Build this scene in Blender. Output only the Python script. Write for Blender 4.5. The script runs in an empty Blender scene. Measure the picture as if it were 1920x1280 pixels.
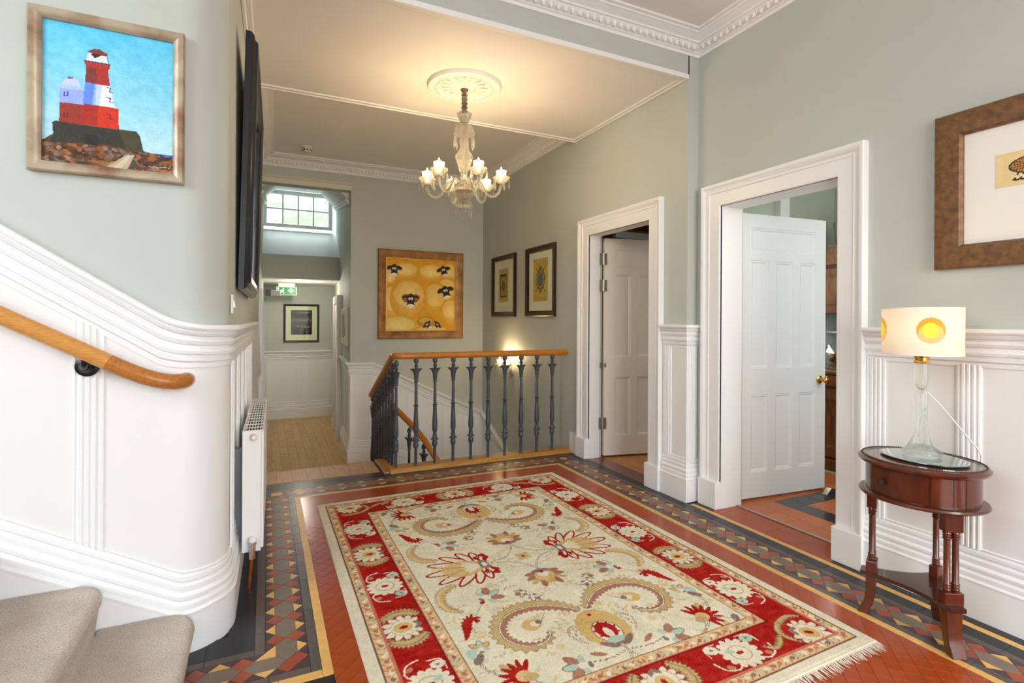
import bpy, bmesh, math, random
import numpy as np
from mathutils import Vector, Matrix
random.seed(7); np.random.seed(7)
PI = math.pi
C = bpy.context.scene.collection
SC = bpy.context.scene

# ------------------------------------------------------------------ camera
YAW = math.atan(463/980.0); ROLL = 0.0057; CAM_H = 1.32
def setup_camera():
    cam = bpy.data.cameras.new('camera'); o = bpy.data.objects.new('camera', cam); C.objects.link(o)
    cam.sensor_width = 36.0; cam.lens = 980/1920*36.0
    cam.shift_x = 0.0; cam.shift_y = -(640-599.6)/1920.0
    cam.clip_start = 0.05; cam.clip_end = 200
    fwd = Vector((math.sin(YAW), math.cos(YAW), 0)); rt = Vector((math.cos(YAW), -math.sin(YAW), 0)); up = Vector((0, 0, 1))
    c, s = math.cos(ROLL), math.sin(ROLL)
    R = rt*c + up*s; U = up*c - rt*s
    m = Matrix((R, U, -fwd)).transposed().to_4x4(); m.translation = Vector((0, 0, CAM_H))
    o.matrix_world = m
    SC.camera = o
setup_camera()

# ------------------------------------------------------------------ light
SC.view_settings.view_transform = 'Standard'; SC.view_settings.look = 'None'
SC.view_settings.gamma = 1.0; SC.view_settings.use_curve_mapping = False
SC.view_settings.exposure = 0.22
SC.cycles.use_denoising = True
SC.cycles.max_bounces = 10; SC.cycles.diffuse_bounces = 6; SC.cycles.glossy_bounces = 4
SC.cycles.transmission_bounces = 8; SC.cycles.transparent_max_bounces = 12
SC.cycles.sample_clamp_indirect = 6.0
SC.cycles.caustics_reflective = False; SC.cycles.caustics_refractive = False
W = bpy.data.worlds.new('sky'); SC.world = W; W.use_nodes = True
nt = W.node_tree; bg = nt.nodes['Background']
sky = nt.nodes.new('ShaderNodeTexSky'); sky.sky_type = 'NISHITA'; sky.sun_disc = False
sky.sun_elevation = math.radians(40); sky.sun_rotation = math.radians(200); sky.dust_density = 2.0
nt.links.new(sky.outputs[0], bg.inputs[0]); bg.inputs[1].default_value = 0.42

def area(name, loc, target, sx, sy, power, col, spread=180):
    l = bpy.data.lights.new(name, 'AREA'); l.shape = 'RECTANGLE'; l.size = sx; l.size_y = sy
    l.energy = power; l.color = col; l.spread = math.radians(spread)
    o = bpy.data.objects.new(name, l); C.objects.link(o); o.location = loc
    o.rotation_euler = (Vector(target)-Vector(loc)).to_track_quat('-Z', 'Y').to_euler()
    return o
def point(name, loc, power, col, r=0.02, parent=None):
    l = bpy.data.lights.new(name, 'POINT'); l.energy = power; l.color = col; l.shadow_soft_size = r
    o = bpy.data.objects.new(name, l); C.objects.link(o); o.location = loc
    if parent: o.parent = parent
    return o
DAY = (0.92, 0.965, 1.0); WARM = (1.0, 0.71, 0.37)
# daylight through the glazed front door behind the camera, and the tall stair window on the left
area('front_door_daylight', (1.3, -2.5, 1.75), (1.3, 2.0, 2.3), 2.6, 2.6, 84, DAY)
area('stair_window_daylight', (-2.85, 0.3, 2.9), (1.5, 1.9, 1.2), 1.8, 1.8, 74, (0.88, 0.95, 1.0))
# added fill lights in the two rooms at right; daylight for the passage window
area('kitchen_fill', (4.1, 0.75, 1.8), (4.9, 2.9, 1.3), 1.7, 2.2, 30, (0.95, 1.0, 1.0))
area('side_room_fill', (4.6, 3.3, 1.6), (3.3, 4.4, 1.0), 1.0, 1.2, 16, (1.0, 0.95, 0.88))
area('passage_window_daylight', (0.5, 11.0, 4.7), (0.5, 8.6, 2.4), 1.6, 1.2, 190, (0.88, 0.96, 1.0))
point('passage_downlight_glow', (0.55, 9.25, 1.85), 15, (1.0, 0.9, 0.72), 0.04)

# ------------------------------------------------------------------ materials
def lin(c):
    return tuple(((x/255)/12.92 if x/255 <= 0.04045 else ((x/255+0.055)/1.055)**2.4) for x in c[:3])
MATS = {}
def mat(name, col, rough=0.5, metal=0.0, noise=0.0, nscale=8.0, bump=0.0, bscale=40.0, var=0.0, spec=0.5,
        coat=0.0, stretch=None, col2=None, emit=None, estr=0.0, trans=0.0, ior=1.45, sheen=0.0, thr=(0.35, 0.65), grain=0.0, gscale=200.0):
    if name in MATS: return MATS[name]
    m = bpy.data.materials.new(name); m.use_nodes = True; t = m.node_tree; n = t.nodes; L = t.links
    b = n['Principled BSDF']
    c1 = lin(col)+(1,)
    b.inputs['Base Color'].default_value = c1; b.inputs['Roughness'].default_value = rough
    b.inputs['Metallic'].default_value = metal; b.inputs['Specular IOR Level'].default_value = spec
    b.inputs['Coat Weight'].default_value = coat; b.inputs['Coat Roughness'].default_value = 0.08
    b.inputs['Transmission Weight'].default_value = trans; b.inputs['IOR'].default_value = ior
    if sheen: b.inputs['Sheen Weight'].default_value = sheen
    if emit:
        b.inputs['Emission Color'].default_value = lin(emit)+(1,); b.inputs['Emission Strength'].default_value = estr
    tc = n.new('ShaderNodeTexCoord'); vec = tc.outputs['Object']
    if stretch:
        mp = n.new('ShaderNodeMapping'); mp.inputs['Scale'].default_value = stretch
        L.new(vec, mp.inputs[0]); vec = mp.outputs[0]
    out = None
    if noise or col2:
        nz = n.new('ShaderNodeTexNoise'); nz.inputs['Scale'].default_value = nscale; nz.inputs['Detail'].default_value = 5
        L.new(vec, nz.inputs['Vector'])
        mr = n.new('ShaderNodeMapRange'); mr.inputs[1].default_value = thr[0]; mr.inputs[2].default_value = thr[1]
        L.new(nz.outputs[0], mr.inputs[0])
        mx = n.new('ShaderNodeMix'); mx.data_type = 'RGBA'
        mx.inputs[6].default_value = c1
        c2 = lin(col2)+(1,) if col2 else tuple(x*(1-noise) for x in c1[:3])+(1,)
        mx.inputs[7].default_value = c2
        L.new(mr.outputs[0], mx.inputs[0]); out = mx.outputs[2]
    if grain:
        ng = n.new('ShaderNodeTexNoise'); ng.inputs['Scale'].default_value = gscale; ng.inputs['Detail'].default_value = 2; L.new(vec, ng.inputs['Vector'])
        mg = n.new('ShaderNodeMapRange'); mg.inputs[1].default_value = 0.3; mg.inputs[2].default_value = 0.7; mg.inputs[3].default_value = 1-grain; mg.inputs[4].default_value = 1+grain; L.new(ng.outputs[0], mg.inputs[0])
        hg = n.new('ShaderNodeHueSaturation'); L.new(mg.outputs[0], hg.inputs['Value'])
        if out: L.new(out, hg.inputs['Color'])
        else: hg.inputs['Color'].default_value = c1
        out = hg.outputs[0]
    if var:
        oi = n.new('ShaderNodeObjectInfo'); hs = n.new('ShaderNodeHueSaturation')
        mr2 = n.new('ShaderNodeMapRange'); mr2.inputs[3].default_value = 1-var; mr2.inputs[4].default_value = 1+var
        L.new(oi.outputs['Random'], mr2.inputs[0]); L.new(mr2.outputs[0], hs.inputs['Value'])
        if out: L.new(out, hs.inputs['Color'])
        else: hs.inputs['Color'].default_value = c1
        out = hs.outputs[0]
    if out: L.new(out, b.inputs['Base Color'])
    if bump:
        nb = n.new('ShaderNodeTexNoise'); nb.inputs['Scale'].default_value = bscale; nb.inputs['Detail'].default_value = 4
        L.new(vec, nb.inputs['Vector'])
        bp = n.new('ShaderNodeBump'); bp.inputs['Strength'].default_value = bump; bp.inputs['Distance'].default_value = 0.01
        L.new(nb.outputs[0], bp.inputs['Height']); L.new(bp.outputs[0], b.inputs['Normal'])
    MATS[name] = m; return m
def attr_mat(name, rough=0.7, bump=0.0, bscale=400.0, sheen=0.0, spec=0.3):
    m = bpy.data.materials.new(name); m.use_nodes = True; t = m.node_tree; n = t.nodes
    b = n['Principled BSDF']; b.inputs['Roughness'].default_value = rough; b.inputs['Specular IOR Level'].default_value = spec
    a = n.new('ShaderNodeAttribute'); a.attribute_name = 'paint'
    t.links.new(a.outputs['Color'], b.inputs['Base Color'])
    if sheen: b.inputs['Sheen Weight'].default_value = sheen
    if bump:
        tc = n.new('ShaderNodeTexCoord'); nb = n.new('ShaderNodeTexNoise'); nb.inputs['Scale'].default_value = bscale
        bp = n.new('ShaderNodeBump'); bp.inputs['Strength'].default_value = bump; bp.inputs['Distance'].default_value = 0.004
        t.links.new(tc.outputs['Object'], nb.inputs['Vector']); t.links.new(nb.outputs[0], bp.inputs['Height'])
        t.links.new(bp.outputs[0], b.inputs['Normal'])
    return m
def glass_mat(name, tint=(1, 1, 1), rough=0.0, ior=1.45, see=0.5, glow=0.0):
    """glass that also lets straight light through (so that lit things stay lit behind it)"""
    m = bpy.data.materials.new(name); m.use_nodes = True; t = m.node_tree; n = t.nodes; L = t.links
    n.remove(n['Principled BSDF']); o = n['Material Output']
    g = n.new('ShaderNodeBsdfGlass'); g.inputs['Roughness'].default_value = rough; g.inputs['IOR'].default_value = ior
    g.inputs['Color'].default_value = tint+(1,)
    tr = n.new('ShaderNodeBsdfTransparent'); tr.inputs[0].default_value = tint+(1,)
    mx = n.new('ShaderNodeMixShader'); mx.inputs[0].default_value = see
    L.new(g.outputs[0], mx.inputs[1]); L.new(tr.outputs[0], mx.inputs[2]); last = mx.outputs[0]
    if glow:
        d = n.new('ShaderNodeBsdfTranslucent'); d.inputs[0].default_value = tint+(1,)
        m2 = n.new('ShaderNodeMixShader'); m2.inputs[0].default_value = glow
        L.new(last, m2.inputs[1]); L.new(d.outputs[0], m2.inputs[2]); last = m2.outputs[0]
    L.new(last, o.inputs[0]); return m
def pane_mat(name, tint=(0.97, 1, 0.99), refl=1.0):
    m = bpy.data.materials.new(name); m.use_nodes = True; t = m.node_tree; n = t.nodes; L = t.links
    n.remove(n['Principled BSDF']); o = n['Material Output']
    tr = n.new('ShaderNodeBsdfTransparent'); tr.inputs[0].default_value = tint+(1,)
    gl = n.new('ShaderNodeBsdfGlossy'); gl.inputs['Roughness'].default_value = 0.02
    lw = n.new('ShaderNodeLayerWeight'); pw = n.new('ShaderNodeMath'); pw.operation = 'POWER'; pw.inputs[1].default_value = 5.0; L.new(lw.outputs['Facing'], pw.inputs[0])
    ma = n.new('ShaderNodeMath'); ma.operation = 'MULTIPLY_ADD'; ma.inputs[1].default_value = 0.5; ma.inputs[2].default_value = 0.008; L.new(pw.outputs[0], ma.inputs[0])
    mx = n.new('ShaderNodeMixShader'); L.new(ma.outputs[0], mx.inputs[0])
    L.new(tr.outputs[0], mx.inputs[1]); L.new(gl.outputs[0], mx.inputs[2]); L.new(mx.outputs[0], o.inputs[0]); return m

WALL = mat('sage_grey_paint', (190, 195, 188), 0.62, noise=0.03, nscale=2.5, bump=0.03, bscale=120)
WHITE = mat('white_gloss_paint', (239, 240, 240), 0.33, noise=0.02, nscale=3, bump=0.02, bscale=60)
PLASTER = mat('white_ceiling_paint', (238, 236, 235), 0.8, noise=0.02, nscale=3)
CORNICE = mat('cornice_white', (239, 238, 236), 0.6)
BRASS = mat('polished_brass', (214, 170, 80), 0.18, 1.0)
STEEL = mat('brushed_steel', (185, 182, 172), 0.32, 1.0, bump=0.05, bscale=200)
CHROME = mat('chrome', (215, 215, 215), 0.12, 1.0)
COPPER = mat('copper_pipe', (190, 105, 55), 0.35, 1.0, noise=0.25, nscale=30)
IRON = mat('grey_painted_iron', (74, 79, 86), 0.38, 0.0, noise=0.15, nscale=30, bump=0.08, bscale=120)
BLACKIRON = mat('black_metal', (16, 17, 19), 0.3)
OAK = mat('oiled_oak_rail', (200, 132, 52), 0.26, noise=0.0, col2=(168, 98, 32), nscale=14, stretch=(1.5, 14, 14), bump=0.03, bscale=30, thr=(0.3, 0.75))
OAKL = mat('pale_oiled_oak', (216, 156, 82), 0.26, col2=(190, 124, 54), nscale=14, stretch=(1.5, 14, 14), bump=0.03, bscale=30, thr=(0.3, 0.75))
OAKX = mat('oiled_oak_rail_dark', (188, 122, 54), 0.26, col2=(160, 94, 36), nscale=14, stretch=(10, 3, 10), thr=(0.3, 0.75))
MAHOG = mat('mahogany', (98, 44, 22), 0.22, col2=(58, 22, 12), nscale=6, stretch=(3, 3, 1), coat=0.4, thr=(0.25, 0.8))
MAHOGD = mat('mahogany_dark_edge', (64, 28, 17), 0.25, col2=(40, 15, 9), nscale=8, coat=0.3)
CREAMPAPER = mat('mount_card', (236, 231, 214), 0.8)
GLASSP = pane_mat('picture_glass')
CRYSTAL = glass_mat('cut_crystal', (1.0, 0.99, 0.965), 0.04, 1.5, 0.35, 0.22)
CLEAR = glass_mat('clear_glass', (0.985, 1.0, 0.995), 0.0, 1.42, 0.5)

# ------------------------------------------------------------------ mesh builder
class MB:
    def __init__(s): s.v = []; s.f = []
    def add(s, verts, faces):
        o = len(s.v); s.v += [tuple(p) for p in verts]; s.f += [tuple(i+o for i in f) for f in faces]; return s
    def box(s, a, b):
        x0, y0, z0 = a; x1, y1, z1 = b
        return s.add([(x0,y0,z0),(x1,y0,z0),(x1,y1,z0),(x0,y1,z0),(x0,y0,z1),(x1,y0,z1),(x1,y1,z1),(x0,y1,z1)],
                     [(3,2,1,0),(4,5,6,7),(0,1,5,4),(1,2,6,5),(2,3,7,6),(3,0,4,7)])
    def prism(s, poly, axis, lo, hi):
        """poly of 2-D points in the two other axes (in xyz order), extruded along axis"""
        n = len(poly)
        def P(q, w): return {'x': (w, q[0], q[1]), 'y': (q[0], w, q[1]), 'z': (q[0], q[1], w)}[axis]
        v = [P(q, lo) for q in poly]+[P(q, hi) for q in poly]
        f = [tuple(range(n)), tuple(range(2*n-1, n-1, -1))]+[(i, i+n, (i+1) % n+n, (i+1) % n) for i in range(n)]
        return s.add(v, f)
    def sweep(s, frames, prof, closed_path=False, closed_prof=True, cap=True):
        n = len(prof); v = []
        for (p, a, b) in frames:
            p = Vector(p); a = Vector(a); b = Vector(b)
            v += [tuple(p+a*q[0]+b*q[1]) for q in prof]
        f = []; m = len(frames)
        for i in range(m if closed_path else m-1):
            j = (i+1) % m
            for k in range(n if closed_prof else n-1):
                l = (k+1) % n
                f.append((i*n+k, i*n+l, j*n+l, j*n+k))
        if cap and not closed_path and closed_prof:
            f.append(tuple(range(n-1, -1, -1))); f.append(tuple(range((m-1)*n, m*n)))
        return s.add(v, f)
    def lathe(s, prof, c=(0, 0, 0), n=24, fold=0, amp=0.0, cap=True, squash=(1, 1)):
        """prof: (r, z) ; fold/amp: scalloped radius"""
        v = []
        for (r, z) in prof:
            for i in range(n):
                a = 2*PI*i/n; rr = r*(1+(amp*math.cos(fold*a) if fold else 0))
                v.append((c[0]+rr*math.cos(a)*squash[0], c[1]+rr*math.sin(a)*squash[1], c[2]+z))
        f = []
        for j in range(len(prof)-1):
            for i in range(n):
                k = (i+1) % n; f.append((j*n+i, j*n+k, (j+1)*n+k, (j+1)*n+i))
        if cap:
            f.append(tuple(range(n-1, -1, -1))); f.append(tuple(range((len(prof)-1)*n, len(prof)*n)))
        return s.add(v, f)
    def tube(s, pts, r, n=10, cap=True):
        P = [Vector(p) for p in pts]; m = len(P)
        rs = r if isinstance(r, (list, tuple)) else [r]*m
        T = [(P[min(i+1, m-1)]-P[max(i-1, 0)]).normalized() for i in range(m)]
        up = Vector((0, 0, 1)) if abs(T[0].z) < 0.9 else Vector((1, 0, 0))
        a = T[0].cross(up).normalized(); frames = []
        prof = [(math.cos(2*PI*k/n), math.sin(2*PI*k/n)) for k in range(n)]
        for i in range(m):
            a = (a-T[i]*a.dot(T[i])).normalized(); b = T[i].cross(a)
            frames.append((P[i], a*rs[i], b*rs[i]))
        return s.sweep(frames, prof, cap=cap)
    def sphere(s, c, r, n=12, m=8, sq=(1, 1, 1)):
        prof = [(r*math.sin(PI*j/m), -r*math.cos(PI*j/m)) for j in range(m+1)]
        prof[0] = (r*0.02, -r); prof[-1] = (r*0.02, r); o = len(s.v)
        s.lathe(prof, (0, 0, 0), n)
        for i in range(o, len(s.v)):
            x, y, z = s.v[i]; s.v[i] = (c[0]+x*sq[0], c[1]+y*sq[1], c[2]+z*sq[2])
        return s
    def mesh(s, name, m, smooth=None, recalc=True):
        me = bpy.data.meshes.new(name); me.from_pydata(s.v, [], s.f)
        if recalc:
            b = bmesh.new(); b.from_mesh(me); bmesh.ops.recalc_face_normals(b, faces=b.faces); b.to_mesh(me); b.free()
        if m: me.materials.append(m)
        if smooth:
            me.polygons.foreach_set('use_smooth', [True]*len(me.polygons)); me.set_sharp_from_angle(angle=math.radians(smooth))
        me.update(); return me
    def build(s, name, m, parent=None, smooth=None, **kw):
        return link(name, s.mesh(name, m, smooth), parent, **kw)
def link(name, me, parent=None, loc=None, rz=None, label=None, cat=None, group=None, kind=None):
    o = bpy.data.objects.new(name, me); C.objects.link(o)
    if parent is not None: o.parent = parent
    if loc is not None: o.location = loc
    if rz is not None: o.rotation_euler = (0, 0, rz)
    return tag(o, label, cat, group, kind)
def tag(o, label=None, cat=None, group=None, kind=None):
    if label: o['label'] = label
    if cat: o['category'] = cat
    if group: o['group'] = group
    if kind: o['kind'] = kind
    return o
def thing(name, label, cat, loc=(0, 0, 0), rz=0.0, group=None, kind=None):
    return link(name, None, None, loc, rz, label, cat, group, kind)
def bevel(o, w=0.004, seg=2, ang=40):
    md = o.modifiers.new('bevel', 'BEVEL'); md.width = w; md.segments = seg; md.limit_method = 'ANGLE'; md.angle_limit = math.radians(ang)
    return o
def arc(cx, cy, r, a0, a1, n):
    return [(cx+r*math.cos(a0+(a1-a0)*i/n), cy+r*math.sin(a0+(a1-a0)*i/n)) for i in range(n+1)]
def plan_frames(pts, z=None, side=1, hs=None, closed=False):
    """frames along a plan polyline; profile (out, up); side=+1: out is to the right of travel"""
    n = len(pts); fr = []
    for i, p in enumerate(pts):
        P = Vector((p[0], p[1])); segs = []
        if i > 0 or closed: segs.append((P-Vector(pts[i-1][:2])).normalized())
        if i < n-1 or closed: segs.append((Vector(pts[(i+1) % n][:2])-P).normalized())
        nn = [Vector((d.y, -d.x))*side for d in segs]
        a = nn[0] if len(nn) == 1 else (nn[0]+nn[1])/(1+nn[0].dot(nn[1]))
        zz = (p[2] if len(p) > 2 else (z or 0)); h = hs[i] if hs else 1.0
        fr.append(((p[0], p[1], zz), (a.x, a.y, 0), (0, 0, h)))
    return fr
def face_frames(pts, plane, sign=1):
    """frames along a polyline in a vertical plane: plane 'x' -> pts (y,z), proud along -x*sign; 'y' -> pts (x,z), proud along -y*sign.
       profile (s: to the left of travel in the plane, t: proud)"""
    n = len(pts); fr = []
    for i, p in enumerate(pts):
        P = Vector(p[:2]); segs = []
        if i > 0: segs.append((P-Vector(pts[i-1][:2])).normalized())
        if i < n-1: segs.append((Vector(pts[i+1][:2])-P).normalized())
        nn = [Vector((-d.y, d.x)) for d in segs]
        a = nn[0] if len(nn) == 1 else (nn[0]+nn[1])/(1+nn[0].dot(nn[1]))
        w = p[2]
        if plane == 'x': fr.append(((w, p[0], p[1]), (0, a.x, a.y), (-sign, 0, 0)))
        else: fr.append(((p[0], w, p[1]), (a.x, 0, a.y), (0, -sign, 0)))
    return fr
def dup(root, loc=None, rz=None, label=None, group=None):
    r = root.copy(); C.objects.link(r)
    if loc is not None: r.location = loc
    if rz is not None: r.rotation_euler = (0, 0, rz)
    if label: r['label'] = label
    if group: r['group'] = group
    for ch in list(root.children):
        c = ch.copy(); C.objects.link(c); c.parent = r
        for g in ch.children:
            d = g.copy(); C.objects.link(d); d.parent = c
    return r

# ------------------------------------------------------------------ painter: flat prints and woven patterns as colour per knot
class Paint:
    def __init__(s, w, h, step, base):
        s.w, s.h = w, h; s.nx = int(round(w/step))+1; s.ny = int(round(h/step))+1
        s.X, s.Y = np.meshgrid(np.linspace(0, w, s.nx), np.linspace(0, h, s.ny)); s.c = np.zeros((s.ny, s.nx, 3)); s.c[:] = base
    def put(s, mask, col, a=1.0):
        col = np.asarray(col, float)
        if col.ndim == 1: s.c[mask] = s.c[mask]*(1-a)+col*a
        else: s.c[mask] = s.c[mask]*(1-a)+col[mask]*a
    def bb(s, x0, y0, x1, y1):
        i0 = max(0, int(x0/s.w*(s.nx-1))); i1 = min(s.nx, int(x1/s.w*(s.nx-1))+2)
        j0 = max(0, int(y0/s.h*(s.ny-1))); j1 = min(s.ny, int(y1/s.h*(s.ny-1))+2)
        return slice(j0, max(j0, j1)), slice(i0, max(i0, i1))
    def poly(s, pts, col, a=1.0):
        xs = [p[0] for p in pts]; ys = [p[1] for p in pts]
        b = s.bb(min(xs), min(ys), max(xs), max(ys)); X = s.X[b]; Y = s.Y[b]
        if X.size == 0: return
        m = np.zeros(X.shape, bool); n = len(pts)
        for i in range(n):
            x0, y0 = pts[i]; x1, y1 = pts[(i+1) % n]
            if y0 == y1: continue
            m ^= ((y0 > Y) != (y1 > Y)) & (X < (x1-x0)*(Y-y0)/(y1-y0)+x0)
        sub = s.c[b]; sub[m] = sub[m]*(1-a)+np.asarray(col, float)*a
    def ell(s, cx, cy, rx, ry, col, rot=0.0, a=1.0, ring=None, col2=None):
        R = max(rx, ry); b = s.bb(cx-R, cy-R, cx+R, cy+R); X = s.X[b]-cx; Y = s.Y[b]-cy
        if X.size == 0: return
        ca, sa = math.cos(rot), math.sin(rot)
        d = np.sqrt(((X*ca+Y*sa)/rx)**2+((-X*sa+Y*ca)/ry)**2); m = d <= 1
        if ring is not None: m &= d >= ring
        sub = s.c[b]
        if col2 is not None:
            k = d[m][:, None]; cc = np.asarray(col, float)*(1-k)+np.asarray(col2, float)*k
        else: cc = np.asarray(col, float)
        sub[m] = sub[m]*(1-a)+cc*a
    def line(s, pts, w, col, a=1.0):
        w = w/2
        for (x0, y0), (x1, y1) in zip(pts[:-1], pts[1:]):
            b = s.bb(min(x0, x1)-w, min(y0, y1)-w, max(x0, x1)+w, max(y0, y1)+w); X = s.X[b]; Y = s.Y[b]
            if X.size == 0: continue
            dx, dy = x1-x0, y1-y0; L2 = dx*dx+dy*dy+1e-12
            t = np.clip(((X-x0)*dx+(Y-y0)*dy)/L2, 0, 1); m = (X-x0-t*dx)**2+(Y-y0-t*dy)**2 <= w*w
            sub = s.c[b]; sub[m] = sub[m]*(1-a)+np.asarray(col, float)*a
    def rect(s, x0, y0, x1, y1, col, a=1.0): s.poly([(x0, y0), (x1, y0), (x1, y1), (x0, y1)], col, a)
    def smooth_noise(s, cell, amp):
        gx = int(s.w/cell)+3; gy = int(s.h/cell)+3; g = np.random.rand(gy, gx)*2-1
        fx = s.X/cell; fy = s.Y/cell; i = fx.astype(int); j = fy.astype(int); u = fx-i; v = fy-j; u = u*u*(3-2*u); v = v*v*(3-2*v)
        return amp*((g[j, i]*(1-u)+g[j, i+1]*u)*(1-v)+(g[j+1, i]*(1-u)+g[j+1, i+1]*u)*v)
    def grain(s, cells=((0.02, 8), (0.005, 6)), speck=5):
        k = sum(s.smooth_noise(c, a) for c, a in cells)+np.random.randn(s.ny, s.nx)*speck
        s.c = np.clip(s.c+k[:, :, None], 0, 255)
    def mesh(s, name, material, mapping):
        """mapping(X, Y) -> three arrays"""
        x, y, z = mapping(s.X, s.Y); co = np.stack([x, y, z], -1).reshape(-1, 3)
        idx = np.arange(s.nx*s.ny).reshape(s.ny, s.nx)
        q = np.stack([idx[:-1, :-1], idx[:-1, 1:], idx[1:, 1:], idx[1:, :-1]], -1).reshape(-1, 4)
        me = bpy.data.meshes.new(name); me.vertices.add(len(co)); me.vertices.foreach_set('co', co.ravel().astype(np.float32))
        me.loops.add(q.size); me.loops.foreach_set('vertex_index', q.ravel().astype(np.int32))
        me.polygons.add(len(q)); me.polygons.foreach_set('loop_start', np.arange(0, q.size, 4, dtype=np.int32))
        try: me.polygons.foreach_set('loop_total', np.full(len(q), 4, dtype=np.int32))
        except Exception: pass
        me.update(calc_edges=True); me.validate()
        c = s.c.reshape(-1, 3)/255.0; l = np.where(c <= 0.04045, c/12.92, ((c+0.055)/1.055)**2.4)
        at = me.attributes.new('paint', 'FLOAT_COLOR', 'POINT')
        at.data.foreach_set('color', np.concatenate([l, np.ones((len(l), 1))], 1).ravel().astype(np.float32))
        me.materials.append(material); return me
PRINT = attr_mat('painted_print', 0.55, 0.05, 300)
# ------------------------------------------------------------------ the room shell
XR, XI, YB = 2.90, 2.80, 6.905           # right wall, right wall of the stair hall, back wall
def xl(y): return -0.145+0.0155*(y-2.4)   # left wall
LC = (-0.315, 2.60, 0.17)                 # round corner of the left wall
ZP = -0.508                               # passage floor
def structure(name, mb, m, smooth=None, parent=None): 
    return mb.build(name, m, parent, smooth, kind=None if parent else 'structure')
corner_arc = arc(LC[0], LC[1], LC[2], -PI/2, 0.0, 14)
outline = [(-3.0, 2.43)]+corner_arc+[(xl(6.9), 6.9), (xl(10.6), 10.6), (-0.6, 10.6), (-0.6, 3.0), (-3.0, 3.0)]
structure('wall_left', MB().prism(outline, 'z', -0.62, 3.95), WALL, 30)
structure('wall_right', MB().prism([(-2.6, 0), (1.85, 0), (1.85, 2.14), (2.70, 2.14), (2.70, 0), (2.921, 0), (2.921, 3.4), (-2.6, 3.4)], 'x', XR, 3.115), WALL)
structure('wall_stair_right', MB().prism([(2.92, 0), (3.315, 0), (3.315, 2.14), (4.20, 2.14), (4.20, 0), (4.46, 0), (4.46, -2.3), (7.05, -2.3), (7.05, 3.3), (2.92, 3.3)], 'x', XI, 2.945), WALL)
structure('wall_nib', MB().box((2.945, 2.921, 0), (3.115, 3.30, 3.4)), WALL)
structure('wall_back', MB().prism([(-0.3, -0.62), (-0.07, -0.62), (-0.07, 2.955), (0.984, 2.955), (0.984, -2.3), (2.945, -2.3), (2.945, 3.3), (-0.3, 3.3)], 'y', YB, 7.05), WALL)
structure('wall_beam', MB().box((-0.2, 2.92, 3.112), (XI+0.01, 4.45, 3.385)), WALL)
structure('ceiling', MB().box((-3.0, -2.6, 3.385), (3.115, 2.92, 3.43)), PLASTER)
structure('ceiling_soffit', MB().box((-0.2, 2.921, 3.105), (XI, 4.449, 3.112)), PLASTER)
structure('ceiling_stair_hall', MB().box((-0.3, 4.45, 3.28), (XI, YB, 3.385)), PLASTER)
# behind the camera: front wall with a wide glazed doorway, stair side wall with a tall window
structure('wall_front', MB().prism([(-3.0, 0), (-0.1, 0), (-0.1, 3.1), (2.7, 3.1), (2.7, 0), (3.1, 0), (3.1, 3.4), (-3.0, 3.4)], 'y', -2.7, -2.58), WALL)
structure('wall_stair_side', MB().prism([(-2.7, 0), (2.43, 0), (2.43, 3.95), (1.3, 3.95), (1.3, 1.9), (-0.7, 1.9), (-0.7, 3.95), (-2.7, 3.95)], 'x', -3.12, -3.0), WALL)
# stair well below the hall floor
structure('wall_stair_well', MB().prism([(0.9, -2.3), (2.8, -2.3), (2.8, -0.03), (0.9, -0.03)], 'y', 4.5, 4.60), WALL)
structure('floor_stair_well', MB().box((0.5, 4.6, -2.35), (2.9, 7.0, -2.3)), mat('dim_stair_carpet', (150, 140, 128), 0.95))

# passage
def xp(y): return 0.984+0.0548*(y-YB)
structure('wall_passage_right', MB().prism([(xp(7.05), 7.05), (xp(10.6), 10.6), (xp(10.6)+0.15, 10.6), (xp(7.05)+0.15, 7.05)], 'z', -0.62, 3.75), WALL)
structure('wall_passage_end', MB().box((-0.5, 10.45, -0.62), (1.4, 10.6, 1.95)), WALL)
structure('wall_passage_drop', MB().prism([(8.8, 1.945), (8.8, 2.31), (9.9, 2.87), (10.45, 2.87), (10.45, 1.945)], 'x', -0.2, 1.35), WALL)
structure('ceiling_passage', MB().box((-0.1, 8.802, 1.935), (1.25, 10.45, 1.945)), PLASTER)
def dormer():
    m = MB(); y0, y1 = 7.05, 9.95
    def sec(y, z, x1): return [(-0.14, y, z-0.26), (0.16, y, z), (x1-0.28, y, z), (x1, y, z-0.26), (x1+0.2, y, z-0.26), (x1+0.2, y, z+0.25), (-0.3, y, z+0.25), (-0.3, y, z-0.26)]
    a, b = sec(y0, 3.10, xp(y0)+0.01), sec(y1, 3.56, xp(y1)+0.01); n = len(a)
    m.add(a+b, [tuple(range(n)), tuple(range(2*n-1, n-1, -1))]+[(i, i+n, (i+1) % n+n, (i+1) % n) for i in range(n)])
    return structure('ceiling_dormer', m, PLASTER)
dormer()
for xx, sgn in ((-0.1, 1), (None, -1)):       # little mouldings where the coved sides of the dormer meet its walls
    fr = []
    for y, z in ((7.05, 2.84), (9.86, 3.29)):
        x = xl(y)+0.004 if sgn > 0 else xp(y)-0.004
        fr.append(((x, y, z), (sgn, 0, 0), (0, 0, 1)))
    structure('trim_dormer', MB().sweep(fr, [(0, -0.03), (0.02, -0.03), (0.03, 0.0), (0.05, 0.01), (0.05, 0.04), (0, 0.04)]), CORNICE)

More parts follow.
